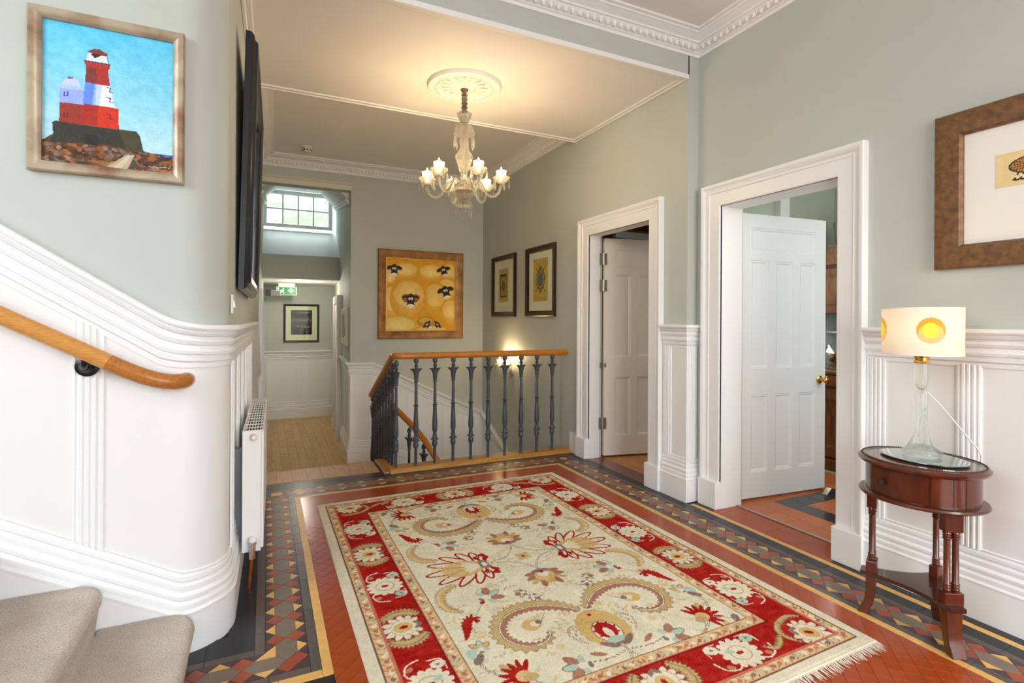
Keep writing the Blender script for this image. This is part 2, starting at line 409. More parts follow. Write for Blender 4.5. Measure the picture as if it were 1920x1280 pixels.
# the stairwell window high in the passage
def window():
    w = thing('window_1', None, None, (0, 9.9, 0), kind='structure'); x0, x1, z0, z1 = -0.05, 1.085, 2.90, 3.535
    fm = MB().sweep([((x, 0, z), (a, 0, b), (0, -1, 0)) for x, z, a, b in ((x0, z0, 1, 1), (x1, z0, -1, 1), (x1, z1, -1, -1), (x0, z1, 1, -1))],
                    [(0, 0), (0, 0.045), (0.06, 0.045), (0.072, 0.025), (0.072, 0)], closed_path=True)
    fm.build('frame', WHITE, w)
    gx0, gx1, gz0, gz1 = x0+0.07, x1-0.07, z0+0.07, z1-0.07; pw = (gx1-gx0)/4; ph = (gz1-gz0)/2
    for i in range(1, 4): MB().box((gx0+pw*i-0.012, -0.035, gz0), (gx0+pw*i+0.012, 0.0, gz1)).build('glazing_bar', WHITE, w)
    MB().box((gx0, -0.036, gz0+ph-0.012), (gx1, 0.002, gz0+ph+0.012)).build('glazing_bar', WHITE, w)
    gm = glass_mat('obscured_glass', (0.98, 1, 0.99), 0.10, 1.03, 0.72, 0.0)
    for i in range(4):
        for j in range(2):
            MB().box((gx0+pw*i+0.012, -0.014, gz0+ph*j+0.012), (gx0+pw*(i+1)-0.012, -0.010, gz0+ph*(j+1)-0.012)).build('pane', gm, w)
window()
tag(MB().add([(-8, 10.9, 2.55), (10, 10.9, 2.55), (10, 26, 9.0), (-8, 26, 9.0), (-8, 26, 2.0), (10, 26, 2.0), (10, 10.9, 2.0), (-8, 10.9, 2.0)], [(0, 1, 2, 3), (4, 5, 6, 7), (0, 3, 4, 7), (1, 6, 5, 2), (2, 5, 4, 3), (0, 7, 6, 1)]).build('grass_bank', mat('bank_grass', (172, 200, 146), 0.9, col2=(236, 234, 232), nscale=0.9, thr=(0.38, 0.6))),
    'green grass bank outside the high passage window', 'grass', kind='stuff')

# ------------------------------------------------------------------ cornices
CP = [(0, 0), (0.012, 0), (0.014, 0.018), (0.028, 0.022), (0.03, 0.030), (0.05, 0.042), (0.068, 0.062), (0.082, 0.064), (0.083, 0.074), (0.092, 0.078), (0.108, 0.094), (0.135, 0.100), (0.138, 0.108), (0.158, 0.112), (0.162, 0.125), (0, 0.125)]
def cornice(name, pts, z): return structure(name, MB().sweep(plan_frames(pts, z, -1), CP), CORNICE, 35)
co1 = cornice('trim_1', [(XR, -2.55), (XR, 2.92), (xl(2.92), 2.92)], 3.262)
egg_b = MB().sphere((0, 0, 0), 0.019, 8, 6, (0.9, 0.8, 1.25)).mesh('egg', CORNICE, 60)
dart_b = MB().add([(-0.006, 0, 0.022), (0.006, 0, 0.022), (0.0, -0.012, 0.02), (0, -0.002, -0.022)], [(0, 1, 2), (0, 2, 3), (1, 3, 2), (0, 3, 1)]).mesh('dart', CORNICE)
def eggs(parent, p0, p1, n_out, z, step=0.054, lim=None):
    p0, p1 = Vector(p0), Vector(p1); L = (p1-p0).length; d = (p1-p0)/L; k = int(L/step)
    for i in range(k):
        q = p0+d*(step*(i+0.5)); o = link('egg', egg_b, parent, (q.x+n_out[0]*0.053, q.y+n_out[1]*0.053, z+0.044), math.atan2(d.y, d.x))
        q = p0+d*(step*(i+1.0)); o = link('dart', dart_b, parent, (q.x+n_out[0]*0.058, q.y+n_out[1]*0.058, z+0.046), math.atan2(n_out[1], n_out[0])+PI/2)
eggs(co1, (2.83, 2.92), (0.30, 2.92), (0, -1), 3.262)
eggs(co1, (XR, 2.85), (XR, 1.75), (-1, 0), 3.262)
co2 = cornice('trim_2', [(XI, 4.45), (XI, YB), (xl(YB)+0.002, YB), (xl(4.45), 4.45)], 3.155)
em = MB()
for (a, b, o) in (((2.72, YB), (0.02, YB), (0, -1)), ((XI, 4.5), (XI, 6.83), (-1, 0)), ((-0.08, 6.83), (-0.105, 4.5), (1, 0))):
    a, b = Vector(a), Vector(b); L = (b-a).length; k = int(L/0.045)
    for i in range(k):
        q = a+(b-a)*((i+0.5)/k); em.sphere((q.x+o[0]*0.053, q.y+o[1]*0.053, 3.199), 0.016, 6, 4, (0.9, 0.9, 1.3))
em.build('egg_moulding', CORNICE, co2, 60, kind='stuff')
# bead round the edge of the lowered soffit, and the moulded head of the passage arch
structure('trim_3', MB().sweep(plan_frames([(xl(2.92), 2.912), (XI-0.001, 2.912), (XI-0.001, 4.456), (xl(4.45), 4.456)], 3.105, -1, closed=True),
          [(0, 0.02), (0, -0.012), (0.016, -0.016), (0.022, -0.008), (0.036, -0.012), (0.05, -0.008), (0.055, 0.0), (0.055, 0.004)], closed_path=True), CORNICE, 40)
structure('trim_4', MB().sweep([((-0.075, YB, 2.955), (0, -1, 0), (0, 0, 1)), ((0.988, YB, 2.955), (0, -1, 0), (0, 0, 1))],
          [(0, 0), (0.008, 0), (0.016, 0.02), (0.02, 0.055), (0.045, 0.072), (0.05, 0.085), (0, 0.09)]), mat('arch_head_paint', (212, 208, 192), 0.6), 40)

# ------------------------------------------------------------------ wainscot
DP = [(0, -0.172), (0.012, -0.172), (0.013, -0.158), (0.007, -0.154), (0.012, -0.150), (0.020, -0.146), (0.021, -0.133), (0.012, -0.129), (0.013, -0.124), (0.026, -0.120), (0.029, -0.108), (0.026, -0.096), (0.015, -0.093), (0.016, -0.087), (0.027, -0.082), (0.033, -0.068), (0.031, -0.058), (0.022, -0.055), (0.024, -0.050), (0.040, -0.045), (0.046, -0.036), (0.036, -0.031), (0.038, -0.027), (0.056, -0.024), (0.061, -0.016), (0.060, -0.005), (0.052, 0), (0, 0)]
SKM = [(0, -0.158), (0.037, -0.158), (0.039, -0.148), (0.034, -0.142), (0.028, -0.141), (0.031, -0.130), (0.030, -0.118), (0.021, -0.112), (0.021, -0.106), (0.027, -0.100), (0.028, -0.088), (0.022, -0.080), (0.015, -0.078), (0.019, -0.066), (0.018, -0.054), (0.010, -0.049), (0.010, -0.043), (0.015, -0.036), (0.014, -0.022), (0.0085, -0.016), (0.0085, -0.010), (0.012, -0.005), (0.004, 0), (0, 0)]
SKP = [(0, 0), (0.037, 0), (0.037, 0.156)]+[(o, u+0.314) for o, u in SKM[1:]]
PANELW = mat('wainscot_white', (235, 235, 234), 0.4, noise=0.02, nscale=2)
def dado(name, pts, z=1.292, side=1, hs=None): return structure(name, MB().sweep(plan_frames(pts, z, side, hs), DP), WHITE, 24)
def skirt(name, pts, z=0.0, side=1, prof=SKP, hs=None): return structure(name, MB().sweep(plan_frames(pts, z, side, hs), prof), WHITE, 32)
def field(name, pts, z0, z1, side=1, th=0.006):   # painted panelling skin between rail and skirting
    return structure(name, MB().sweep(plan_frames(pts, z0, side), [(0, 0), (th, 0), (th, z1-z0), (0, z1-z0)]), PANELW, 32)
REED = [(0, 0), (0, 0.008), (0.009, 0.010), (0.011, 0.006), (0.020, 0.006), (0.023, 0.013), (0.031, 0.013), (0.034, 0.007), (0.040, 0.007), (0.043, 0.013), (0.050, 0.013), (0.053, 0.007), (0.060, 0.007), (0.063, 0.013), (0.070, 0.013), (0.073, 0.006), (0.082, 0.006), (0.084, 0.010), (0.092, 0.008), (0.092, 0)]
def reed(p, along, out, z0, z1, parent, w=0.092, slope=0.0):
    k = w/0.092; al = Vector((along[0], along[1], 0)); ou = Vector((out[0], out[1], 0))
    n = len(REED); v = []
    for zz in (z0, z1):
        for s, t in REED:
            q = Vector((p[0], p[1], 0))+al*(s*k)+ou*t; v.append((q.x, q.y, zz+slope*s*k))
    f = [tuple(range(n)), tuple(range(2*n-1, n-1, -1))]+[(i, i+n, (i+1) % n+n, (i+1) % n) for i in range(n)]
    return MB().add(v, f).build('reeded_strip', WHITE, parent)
# right wall
f = field('trim_5', [(XR, 1.705), (XR, -2.55)], 0.30, 1.14)
for y in (1.703, 1.305, 0.47, 0.0, -0.8): reed((XR-0.005, y), (0, -1), (-1, 0), 0.305, 1.13, f)
dado('trim_6', [(XR, 1.705), (XR, -2.55)]); skirt('baseboard_right', [(XR, 1.705), (XR, -2.55)])
# nib and the wall between the two doors
nib = [(XI, 3.158), (XI, 2.92), (XR, 2.92)]
f = field('trim_7', nib, 0.30, 1.14)
reed((XI-0.005, 3.155), (0, -1), (-1, 0), 0.305, 1.13, f, 0.085); reed((XI+0.006, 2.915), (1, 0), (0, -1), 0.305, 1.13, f, 0.085)
dado('trim_8', nib); skirt('baseboard_nib', nib)
structure('baseboard_stair_hall', MB().box((XI-0.028, 4.37, 0), (XI, 4.50, 0.20)), WHITE)
# left: from up the stair, round the corner, along the radiator wall, then down with the passage steps
def ztop(x):
    if x < -0.371: return 1.343+(-0.371-x)*0.655
    t = (x+0.371)/0.171
    if t >= 1: return 1.292
    return 1.292+0.051*(1-t)**2+0.655*0.171*0*(t)
def sktop(x):
    t0 = -0.30
    if x < t0: return 0.322+(t0-x)*0.56
    t = min(1, (x-t0)/0.12); return 0.312+0.010*(1-t)**2
sx = [-2.6, -0.371]+[-0.371+0.171*i/6 for i in range(1, 6)]
lp = [(x, 2.43, ztop(x)) for x in sx if x < LC[0]]+[(p[0], p[1], ztop(p[0])) for p in corner_arc]
tail = [(xl(4.85), 4.85, 1.292), (xl(5.75), 5.75, 0.785), (xl(6.85), 6.85, 0.785)]
hs = [1.19 if p[0] < -0.371 else 1.0+0.19*max(0, min(1, (-0.25-p[0])/0.121)) for p in lp]+[1, 1.05, 1]
dado('trim_9', lp+tail, hs=hs)
sx2 = [-2.6, -0.315]
ls = [(x, 2.43, sktop(x)) for x in sx2]+[(p[0], p[1], sktop(p[0])) for p in corner_arc[1:]]
tail2 = [(xl(4.85), 4.85, 0.312), (xl(5.75), 5.75, -0.196), (xl(6.85), 6.85, -0.196)]
hs2 = [1.146, 1.12]+[1.0+0.1*max(0, 1-i/5) for i in range(len(corner_arc)-1)]+[1, 1.05, 1]
structure('trim_10', MB().sweep(plan_frames(ls+tail2, side=1, hs=hs2), SKM), WHITE, 32)
fr = plan_frames([(p[0], p[1]) for p in ls+tail2], ZP, 1)
fr = [(q, a, (0, 0, z[2]-0.150*h-ZP)) for (q, a, b), z, h in zip(fr, ls+tail2, hs2)]
structure('baseboard_left', MB().sweep(fr, [(0, 0), (0.034, 0), (0.034, 1), (0, 1)]), WHITE, 32)
fr = plan_frames([(p[0], p[1]) for p in lp+tail], 0, 1)
fr = [((q[0], q[1], (sktop(z[0]) if z[1] < 2.7 else z[2]-0.98)-0.02), a, (0, 0, (z[2]-0.15*h)-((sktop(z[0]) if z[1] < 2.7 else z[2]-0.98)-0.02))) for (q, a, b), z, h in zip(fr, lp+tail, hs)]
f = structure('trim_11', MB().sweep(fr, [(0, 0), (0.006, 0), (0.006, 1), (0, 1)]), PANELW, 32)
reed((-0.638, 2.426), (1, 0), (0, -1), sktop(-0.638)-0.01, ztop(-0.638)-0.195, f, 0.094, -0.6)
reed((-1.55, 2.426), (1, 0), (0, -1), sktop(-1.55)-0.01, ztop(-1.55)-0.195, f, 0.094, -0.6)
for y in (2.625, 3.02, 3.42, 3.82, 4.22, 4.62): reed((xl(y)+0.005, y), (0, 1), (1, 0), 0.305, 1.13, f, 0.094)
# back wall of the stair hall: level piece by the passage, then raking down with the flight
bk = [(xp(8.15), 8.15, 0.775), (0.984, YB, 0.77), (1.262, YB, 0.765), (2.80, YB, 0.035), (2.80, 4.62, -0.95)]
bk = [(p[0], p[1], p[2]) for p in bk]; bh = [1, 1, 1.05, 1.1, 1.1]
dado('trim_12', bk, side=1, hs=bh)
bs = [(p[0], p[1], p[2]-0.985) for p in bk]
structure('trim_13', MB().sweep(plan_frames(bs, side=1, hs=bh), SKM), WHITE, 32)
fr = plan_frames([(p[0], p[1]) for p in bk], 0, 1); fr = [((q[0], q[1], p[2]-1.29), a, (0, 0, 0.16)) for (q, a, b), p in zip(fr, bk)]
structure('baseboard_back', MB().sweep(fr, [(0, 0), (0.034, 0), (0.034, 1), (0, 1)]), WHITE, 32)
fr = plan_frames([(p[0], p[1]) for p in bk], 0, 1); fr = [((q[0], q[1], p[2]-1.1), a, (0, 0, 0.96)) for (q, a, b), p in zip(fr, bk)]
f = structure('trim_14', MB().sweep(fr, [(0, 0), (0.005, 0), (0.005, 1), (0, 1)]), PANELW, 32)
def zrake(x): return 0.765-(x-1.262)*0.4746 if x > 1.262 else 0.768
for x0, x1 in ((0.986, 1.02), (1.235, 1.33), (1.73, 1.87), (2.22, 2.36), (2.68, 2.80)):
    MB().prism([(x0, zrake(x0)-1.02), (x1, zrake(x1)-1.02), (x1, zrake(x1)-0.165), (x0, zrake(x0)-0.165)], 'y', YB-0.014, YB-0.004).build('panel_stile', WHITE, f)
for y in (7.0, 7.42, 7.84):
    MB().prism([(xp(y)-0.014, y), (xp(y)-0.003, y), (xp(y+.07)-0.003, y+.07), (xp(y+.07)-0.014, y+.07)], 'z', -0.25, 0.61).build('panel_stile', WHITE, f)
# end wall of the passage
pe = [(1.19, 10.45), (-0.03, 10.45)]
pe = [(-0.03, 10.45), (1.19, 10.45)]
f = field('trim_15', pe, -0.35, 0.60, 1); dado('trim_16', pe, 0.727); skirt('baseboard_passage', pe, ZP)
for x in (0.02, 0.63, 1.10): MB().box((x, 10.428, -0.21), (x+0.085, 10.445, 0.565)).build('panel_stile', WHITE, f)

# ------------------------------------------------------------------ doorways and doors
AP = [(0, 0), (0, 0.018), (0.006, 0.022), (0.088, 0.024), (0.094, 0.030), (0.100, 0.026), (0.106, 0.026), (0.116, 0.030), (0.128, 0.040), (0.138, 0.046), (0.152, 0.046), (0.156, 0.042), (0.156, 0)]
def doorway(name, x, y0, y1, h, depth):
    """moulded architrave facing -x round the opening y0..y1, with jamb linings running back"""
    d = thing(name, None, None, (0, 0, 0), kind='structure')
    MB().sweep(face_frames([(y1, 0, x), (y1, h, x), (y0, h, x), (y0, 0, x)], 'x', 1), [(-s, t) for s, t in AP]).build('architrave', WHITE, d, 32)
    for a, b in ((y0-0.162, y0+0.004), (y1-0.004, y1+0.162)):
        bevel(MB().box((x-0.054, a, 0.0), (x, b, 0.19)).build('plinth_block', WHITE, d), 0.005, 2)
    MB().box((x-0.012, y0-0.02, 0), (x+depth, y0, h)).build('jamb', WHITE, d); MB().box((x-0.012, y1, 0), (x+depth, y1+0.02, h)).build('jamb', WHITE, d)
    MB().box((x-0.012, y0-0.02, h), (x+depth, y1+0.02, h+0.02)).build('door_head', WHITE, d)
    return d
doorway('trim_17', XR, 1.862, 2.692, 2.128, 0.20)
doorway('trim_18', XI, 3.325, 4.195, 2.128, 0.12)
def grid_leaf(us, zs, cells, th, rec=0.011, inset=0.022):
    """slab with its front at y=0 and recessed, moulded panels; returns MB and the panel rectangles"""
    m = MB(); nu, nz = len(us), len(zs); v = [(u, 0, z) for z in zs for u in us]; f = []; pan = []
    for j in range(nz-1):
        for i in range(nu-1):
            q = [j*nu+i, j*nu+i+1, (j+1)*nu+i+1, (j+1)*nu+i]
            hit = [c for c in cells if c[0] == i and c[2] == j]
            inside = [c for c in cells if c[0] <= i < c[1] and c[2] <= j < c[3]]
            if not inside: f.append(tuple(q)); continue
            if not hit: continue
            c = hit[0]; ring = [c[2]*nu+k for k in range(c[0], c[1]+1)]+[k*nu+c[1] for k in range(c[2]+1, c[3]+1)]+[c[3]*nu+k for k in range(c[1]-1, c[0]-1, -1)]+[k*nu+c[0] for k in range(c[3]-1, c[2], -1)]
            u0, u1, z0, z1 = us[c[0]], us[c[1]], zs[c[2]], zs[c[3]]; o = len(v)
            loops = [(0.0, 0.0), (0.004, 0.005), (0.012, 0.004), (inset, rec)]
            def rp(k, d):
                uu, _, zz = v[k]; uu = u0+d if uu == u0 else (u1-d if uu == u1 else uu); zz = z0+d if zz == z0 else (z1-d if zz == z1 else zz); return uu, zz
            prev = ring
            for d, y in loops[1:]:
                cur = []
                for k in ring:
                    uu, zz = rp(k, d); cur.append(len(v)); v.append((uu, y, zz))
                for t in range(len(ring)):
                    s = (t+1) % len(ring); f.append((prev[t], prev[s], cur[s], cur[t]))
                prev = cur
            f.append(tuple(prev)); pan.append((u0+inset, u1-inset, z0+inset, z1-inset))
    o = len(v); U0, U1, Z0, Z1 = us[0], us[-1], zs[0], zs[-1]
    v += [(U0, th, Z0), (U1, th, Z0), (U1, th, Z1), (U0, th, Z1)]
    f.append((o+3, o+2, o+1, o))
    f.append(tuple(range(nu))[::-1]+(o, o+1)); f.append(tuple((nz-1)*nu+k for k in range(nu))+(o+2, o+3))
    f.append(tuple(k*nu for k in range(nz))+(o+3, o)); f.append(tuple(k*nu+nu-1 for k in range(nz))[::-1]+(o+1, o+2))
    m.add(v, f); return m, pan
def door(name, hinge, ang, w, paint, knob=True):
    d = thing(name, None, None, (hinge[0], hinge[1], 0), ang, kind='structure')
    p = (w-0.11*2-0.07*2)/3; us = [0, 0.11, 0.11+p, 0.18+p, 0.18+2*p, 0.25+2*p, 0.25+3*p, w]; zs = [0.018, 0.205, 0.775, 0.97, 1.77, 1.838, 2.012, 2.112]
    cells = [(1, 2, 1, 2), (3, 4, 1, 2), (5, 6, 1, 2), (1, 2, 3, 4), (3, 4, 3, 4), (5, 6, 3, 4), (1, 6, 5, 6)]
    m, pans = grid_leaf(us, zs, cells, 0.042); m.build('door_leaf', paint, d)
    for u0, u1, z0, z1 in pans: MB().box((u0+0.001, 0.0095, z0+0.001), (u1-0.001, 0.0125, z1-0.001)).build('panel', paint, d)
    for z in (1.91, 1.655, 0.33):
        h = MB().tube([(-0.012, -0.004, z-0.058), (-0.012, -0.004, z+0.058)], 0.007, 10).build('hinge', STEEL, d, 40)
        for a, b in ((-0.05, -0.014), (-0.010, 0.024)): MB().box((a, -0.003, z-0.055), (b, -0.0005, z+0.055)).build('hinge_leaf', STEEL, h)
    l = MB().box((-0.045, -0.004, 0.862), (-0.030, 0.0, 0.915)).build('latch_keep', STEEL, d); MB().box((-0.03, -0.005, 0.884), (0.004, -0.002, 0.893)).build('latch_bolt', STEEL, l)
    MB().box((0.004, -0.005, 0.868), (0.018, 0.0, 0.912)).build('latch_plate', STEEL, d)
    if knob:
        k = MB().lathe([(0.001, 0), (0.030, 0), (0.031, 0.004), (0.024, 0.009), (0.012, 0.012), (0.0095, 0.03), (0.013, 0.042), (0.024, 0.05), (0.029, 0.060), (0.027, 0.069), (0.016, 0.075), (0.001, 0.077)], n=28)
        k.v = [(w-0.062+x, -z, 0.868+y) for x, y, z in k.v]; k.build('knob', BRASS, d, 50)
    return d
DOORW = mat('door_white', (238, 240, 239), 0.4, noise=0.02, nscale=3)
DOORC = mat('door_cream_white', (234, 228, 214), 0.4, noise=0.02, nscale=3)
door('door_1', (3.122, 2.738), math.atan2(-0.075, 0.86), 0.865, DOORW)
door('door_2', (2.955, 4.172), math.atan2(-0.20, 0.98), 0.86, DOORC, False)
# casing on the left of the passage with the edge of its open door, and a doorway casing on the right
structure('trim_19', MB().box((xl(6.97), 7.06, ZP), (-0.030, 7.16, 1.685)), WHITE)
d3 = thing('door_3', None, None, (0.0, 0, 0), kind='structure'); MB().box((xl(8)+0.0, 7.9, ZP), (-0.005, 8.75, 1.55)).build('door_leaf', WHITE, d3)
sg = thing('trim_20', None, None, kind='structure')
for y in (8.22, 9.1):
    x = xp(y); MB().box((x-0.075, y, ZP), (x+0.02, y+0.10, 1.66)).build('casing', WHITE, sg)
    bevel(MB().box((x-0.085, y-0.01, ZP), (x+0.02, y+0.11, ZP+0.18)).build('plinth_block', WHITE, sg), 0.004)
MB().prism([(xp(8.22)-.08, 8.214), (xp(9.2)-.08, 9.206), (xp(9.2)+.03, 9.206), (xp(8.22)+.03, 8.214)], 'z', 1.565, 1.68).build('casing', WHITE, sg)
d4 = thing('door_4', None, None, kind='structure'); MB().box((xp(8.5)-0.03, 8.33, ZP), (xp(8.5)+0.03, 9.09, 1.57)).build('door_leaf', mat('lilac_white', (226, 216, 222), 0.5), d4)

# ------------------------------------------------------------------ rooms beyond the doors
KW = mat('kitchen_green_paint', (176, 184, 166), 0.7)
structure('wall_kitchen_far', MB().box((5.0, 0.5, -0.02), (5.1, 3.30, 3.2)), KW); structure('wall_kitchen_side', MB().box((3.115, 3.26, -0.02), (5.0, 3.30, 3.2)), KW)
structure('wall_kitchen_near', MB().box((3.115, 0.5, -0.02), (5.0, 0.6, 3.2)), KW); structure('ceiling_kitchen', MB().box((3.115, 0.5, 3.2), (5.1, 3.30, 3.25)), PLASTER)
structure('trim_21', MB().box((4.16, 3.20, 1.6), (4.28, 3.26, 3.2)), WHITE)
RW = mat('side_room_paint', (170, 150, 130), 0.7); MAROON = mat('maroon_paint', (92, 44, 44), 0.6)
structure('wall_side_room_far', MB().box((5.3, 3.30, -0.02), (5.4, 6.3, 3.0)), RW); structure('wall_side_room_end', MB().box((2.945, 6.2, -0.02), (5.3, 6.3, 3.0)), MAROON)
structure('wall_side_room_near', MB().box((3.115, 3.301, -0.02), (5.3, 3.315, 3.0)), RW); structure('ceiling_side_room', MB().box((2.945, 3.30, 3.0), (5.4, 6.3, 3.05)), PLASTER)
fl2 = structure('floor_side_room', MB().box((2.945, 3.30, -0.06), (5.3, 6.2, -0.004)), mat('board_gap', (70, 45, 22), 0.8))
PINE = mat('varnished_pine_board', (196, 140, 76), 0.3, col2=(168, 110, 52), nscale=7, stretch=(9, 1.2, 9), var=0.1)
for i in range(16):
    x = 2.95+i*0.062; MB().box((x+0.001, 3.33, -0.004), (x+0.0605, 4.6, 0.0)).build('floorboard', PINE, fl2)
# ------------------------------------------------------------------ tiled floor
GROUT = mat('dark_joint', (40, 36, 36), 0.8)
floor = structure('floor', MB().prism([(-3.0, -2.6), (3.062, -2.6), (3.062, 2.9), (2.945, 2.95), (2.945, 4.6), (0.98, 4.6), (0.98, 4.9), (-0.3, 4.9), (-0.3, 3.0), (-3.0, 3.0)], 'z', -0.12, -0.006), GROUT)
T_YEL = mat('buff_tile', (226, 178, 100), 0.32, noise=0.10, nscale=25, var=0.07, coat=0.0, spec=0.35)
T_RED = mat('brick_red_tile', (160, 78, 50), 0.3, noise=0.12, nscale=20, var=0.10, coat=0.0, spec=0.35)
T_FIELD = mat('red_quarry_tile', (164, 72, 30), 0.2, noise=0.10, nscale=9, var=0.05, coat=0.0, spec=0.32, bump=0.02, bscale=25)
T_GREY = mat('grey_tile', (124, 110, 94), 0.3, noise=0.12, nscale=22, var=0.07, coat=0.0, spec=0.35)
T_PURP = mat('dark_purple_tile', (78, 58, 60), 0.3, noise=0.12, nscale=25, var=0.10, coat=0.0, spec=0.35)
T_SLATE = mat('slate_grey_tile', (90, 83, 78), 0.3, noise=0.12, nscale=20, var=0.07, coat=0.0, spec=0.35)
T_BLACK = mat('black_tile', (46, 47, 51), 0.3, noise=0.15, nscale=14, var=0.08, coat=0.0, spec=0.35)
T_BROWNG = mat('brown_grey_tile', (98, 86, 78), 0.3, noise=0.12, nscale=20, var=0.06, coat=0.0, spec=0.35)
TCACHE = {}
def shrink(poly, g):
    n = len(poly); out = []
    A = sum(poly[i][0]*poly[(i+1) % n][1]-poly[(i+1) % n][0]*poly[i][1] for i in range(n))
    if A < 0: poly = poly[::-1]
    for i in range(n):
        p0, p1, p2 = Vector(poly[i-1]), Vector(poly[i]), Vector(poly[(i+1) % n])
        d0 = (p1-p0).normalized(); d1 = (p2-p1).normalized(); n0 = Vector((-d0.y, d0.x)); n1 = Vector((-d1.y, d1.x))
        k = 1+n0.dot(n1); out.append(tuple(p1+(n0+n1)/max(k, 0.2)*g))
    return out
def tile(name, poly, m, parent=floor, g=0.0006, th=0.006, jitter=0.00035, lift=0.0):
    cx = sum(p[0] for p in poly)/len(poly); cy = sum(p[1] for p in poly)/len(poly)
    loc = [(round(p[0]-cx, 4), round(p[1]-cy, 4)) for p in poly]; key = (name, m.name, tuple(loc))
    if key not in TCACHE:
        q = shrink(loc, g); q2 = shrink(loc, g+0.0005); n = len(q)
        v = [(x, y, -th) for x, y in q]+[(x, y, -0.0006) for x, y in q]+[(x, y, 0) for x, y in q2]
        f = [tuple(range(2*n, 3*n))]+[(a*n+i, a*n+(i+1) % n, (a+1)*n+(i+1) % n, (a+1)*n+i) for a in (0, 1) for i in range(n)]
        TCACHE[key] = MB().add(v, f).mesh(name, m, recalc=False)
    o = link(name, TCACHE[key], parent, (cx, cy, lift+random.uniform(-jitter, jitter)))
    o.rotation_euler = (random.uniform(-.0012, .0012), random.uniform(-.0012, .0012), 0)
    return o
Wd = 0.1558
def unit(c, d, P=Wd, hexa=True, next_sq=True, up=True, dn=True, pu=True, pd=True):
    """one repeat of the border: hexagon, two buff triangles, two red squares after it, dark triangles between"""
    d = Vector(d); n = Vector((-d.y, d.x)); c = Vector(c); h = P/2; q = P/4; a = Wd/4
    def T(x, y): r = c+d*x+n*y; return (r.x, r.y)
    if hexa: tile('hexagon_tile', [T(h, 0), T(q, a), T(-q, a), T(-h, 0), T(-q, -a), T(q, -a)], T_GREY)
    for s, ok, okp in ((1, up, pu), (-1, dn, pd)):
        if ok: tile('triangle_tile', [T(-q, a*s), T(q, a*s), T(0, 2*a*s)], T_YEL)
        if next_sq: tile('square_tile', [T(h, 0), T(3*q, a*s), T(h, 2*a*s), T(q, a*s)], T_RED)
        if okp:
            tile('dark_triangle_tile', [T(0, 2*a*s), T(q, a*s), T(h, 2*a*s)], T_PURP)
            tile('dark_triangle_tile', [T(0, 2*a*s), T(-q, a*s), T(-h, 2*a*s)], T_PURP)
LX, RX, BY, FY = 0.085, 2.583, 4.303, 2.200     # centre lines of the four borders
for k in range(13): unit((LX, FY+Wd/2+Wd*k), (0, 1), next_sq=True, up=not (k == 0), pu=not (k == 0), pd=not (k == 0))
Pb = (RX-LX)/16
for k in range(1, 16): unit((LX+Pb*k, BY), (1, 0), Pb, next_sq=(k < 15))
for s in (1, -1): tile('square_tile', [(LX+Pb/2, BY), (LX+Pb*.75, BY+s*Wd/4), (LX+Pb/2, BY+s*Wd/2), (LX+Pb/4, BY+s*Wd/4)], T_RED); tile('square_tile', [(RX-Pb/2, BY), (RX-Pb*.75, BY+s*Wd/4), (RX-Pb/2, BY+s*Wd/2), (RX-Pb/4, BY+s*Wd/4)], T_RED)
for k in range(1, 23): unit((RX, BY-Wd*k), (0, -1), next_sq=(k < 22))
for s in (1, -1): tile('square_tile', [(RX, BY-Wd/2), (RX+s*Wd/4, BY-Wd*.75), (RX+s*Wd/2, BY-Wd/2), (RX+s*Wd/4, BY-Wd/4)], T_RED)
for k in range(0, 4): unit((LX-Wd/2-Wd*k, FY), (-1, 0), next_sq=True, dn=not (k == 0), pu=not (k == 0), pd=not (k == 0))
# corner pieces
q = Wd/4; c = Vector((LX, FY)); y0 = FY+Wd/2
tile('triangle_tile', [(LX-q, y0+q), (LX-q, y0-q), (LX-3*q, y0-q)], T_YEL)
tile('square_tile', [(LX+q, FY+q), (LX+2*q, FY), (LX, FY-2*q), (LX-q, FY-q)], T_RED)
tile('dark_triangle_tile', [(LX+2*q, FY), (LX+2*q, FY-2*q), (LX, FY-2*q)], T_PURP)
for poly in ([(LX+2*q, y0), (LX+q, y0-q), (LX+2*q, y0-2*q)], [(LX+2*q, y0), (LX+q, y0+q), (LX+2*q, y0+2*q)], [(LX-2*q, y0), (LX-q, y0+q), (LX-2*q, y0+2*q)],
             [(LX-2*q, FY-2*q), (LX-q, FY-q), (LX, FY-2*q)], [(LX-2*q, FY-2*q), (LX-3*q, FY-q), (LX-4*q, FY-2*q)], [(LX-2*q, y0), (LX-3*q, y0-q), (LX-4*q, y0)]):
    tile('dark_triangle_tile', poly, T_PURP)
for cx, dia in ((LX, 0), (RX, 1)):
    h = 0.038; sq = [(cx-h, BY-h), (cx+h, BY-h), (cx+h, BY+h), (cx-h, BY+h)] if not dia else [(cx-.05, BY), (cx, BY-.05), (cx+.05, BY), (cx, BY+.05)]
    tile('triangle_tile', sq, T_YEL, lift=0.0004)
    b = Wd/2
    for a0, a1 in (((-b, -b), (b, -b)), ((b, -b), (b, b)), ((b, b), (-b, b)), ((-b, b), (-b, -b))): tile('dark_triangle_tile', [(cx+a0[0], BY+a0[1]), (cx+a1[0], BY+a1[1]), (cx, BY)], T_PURP)
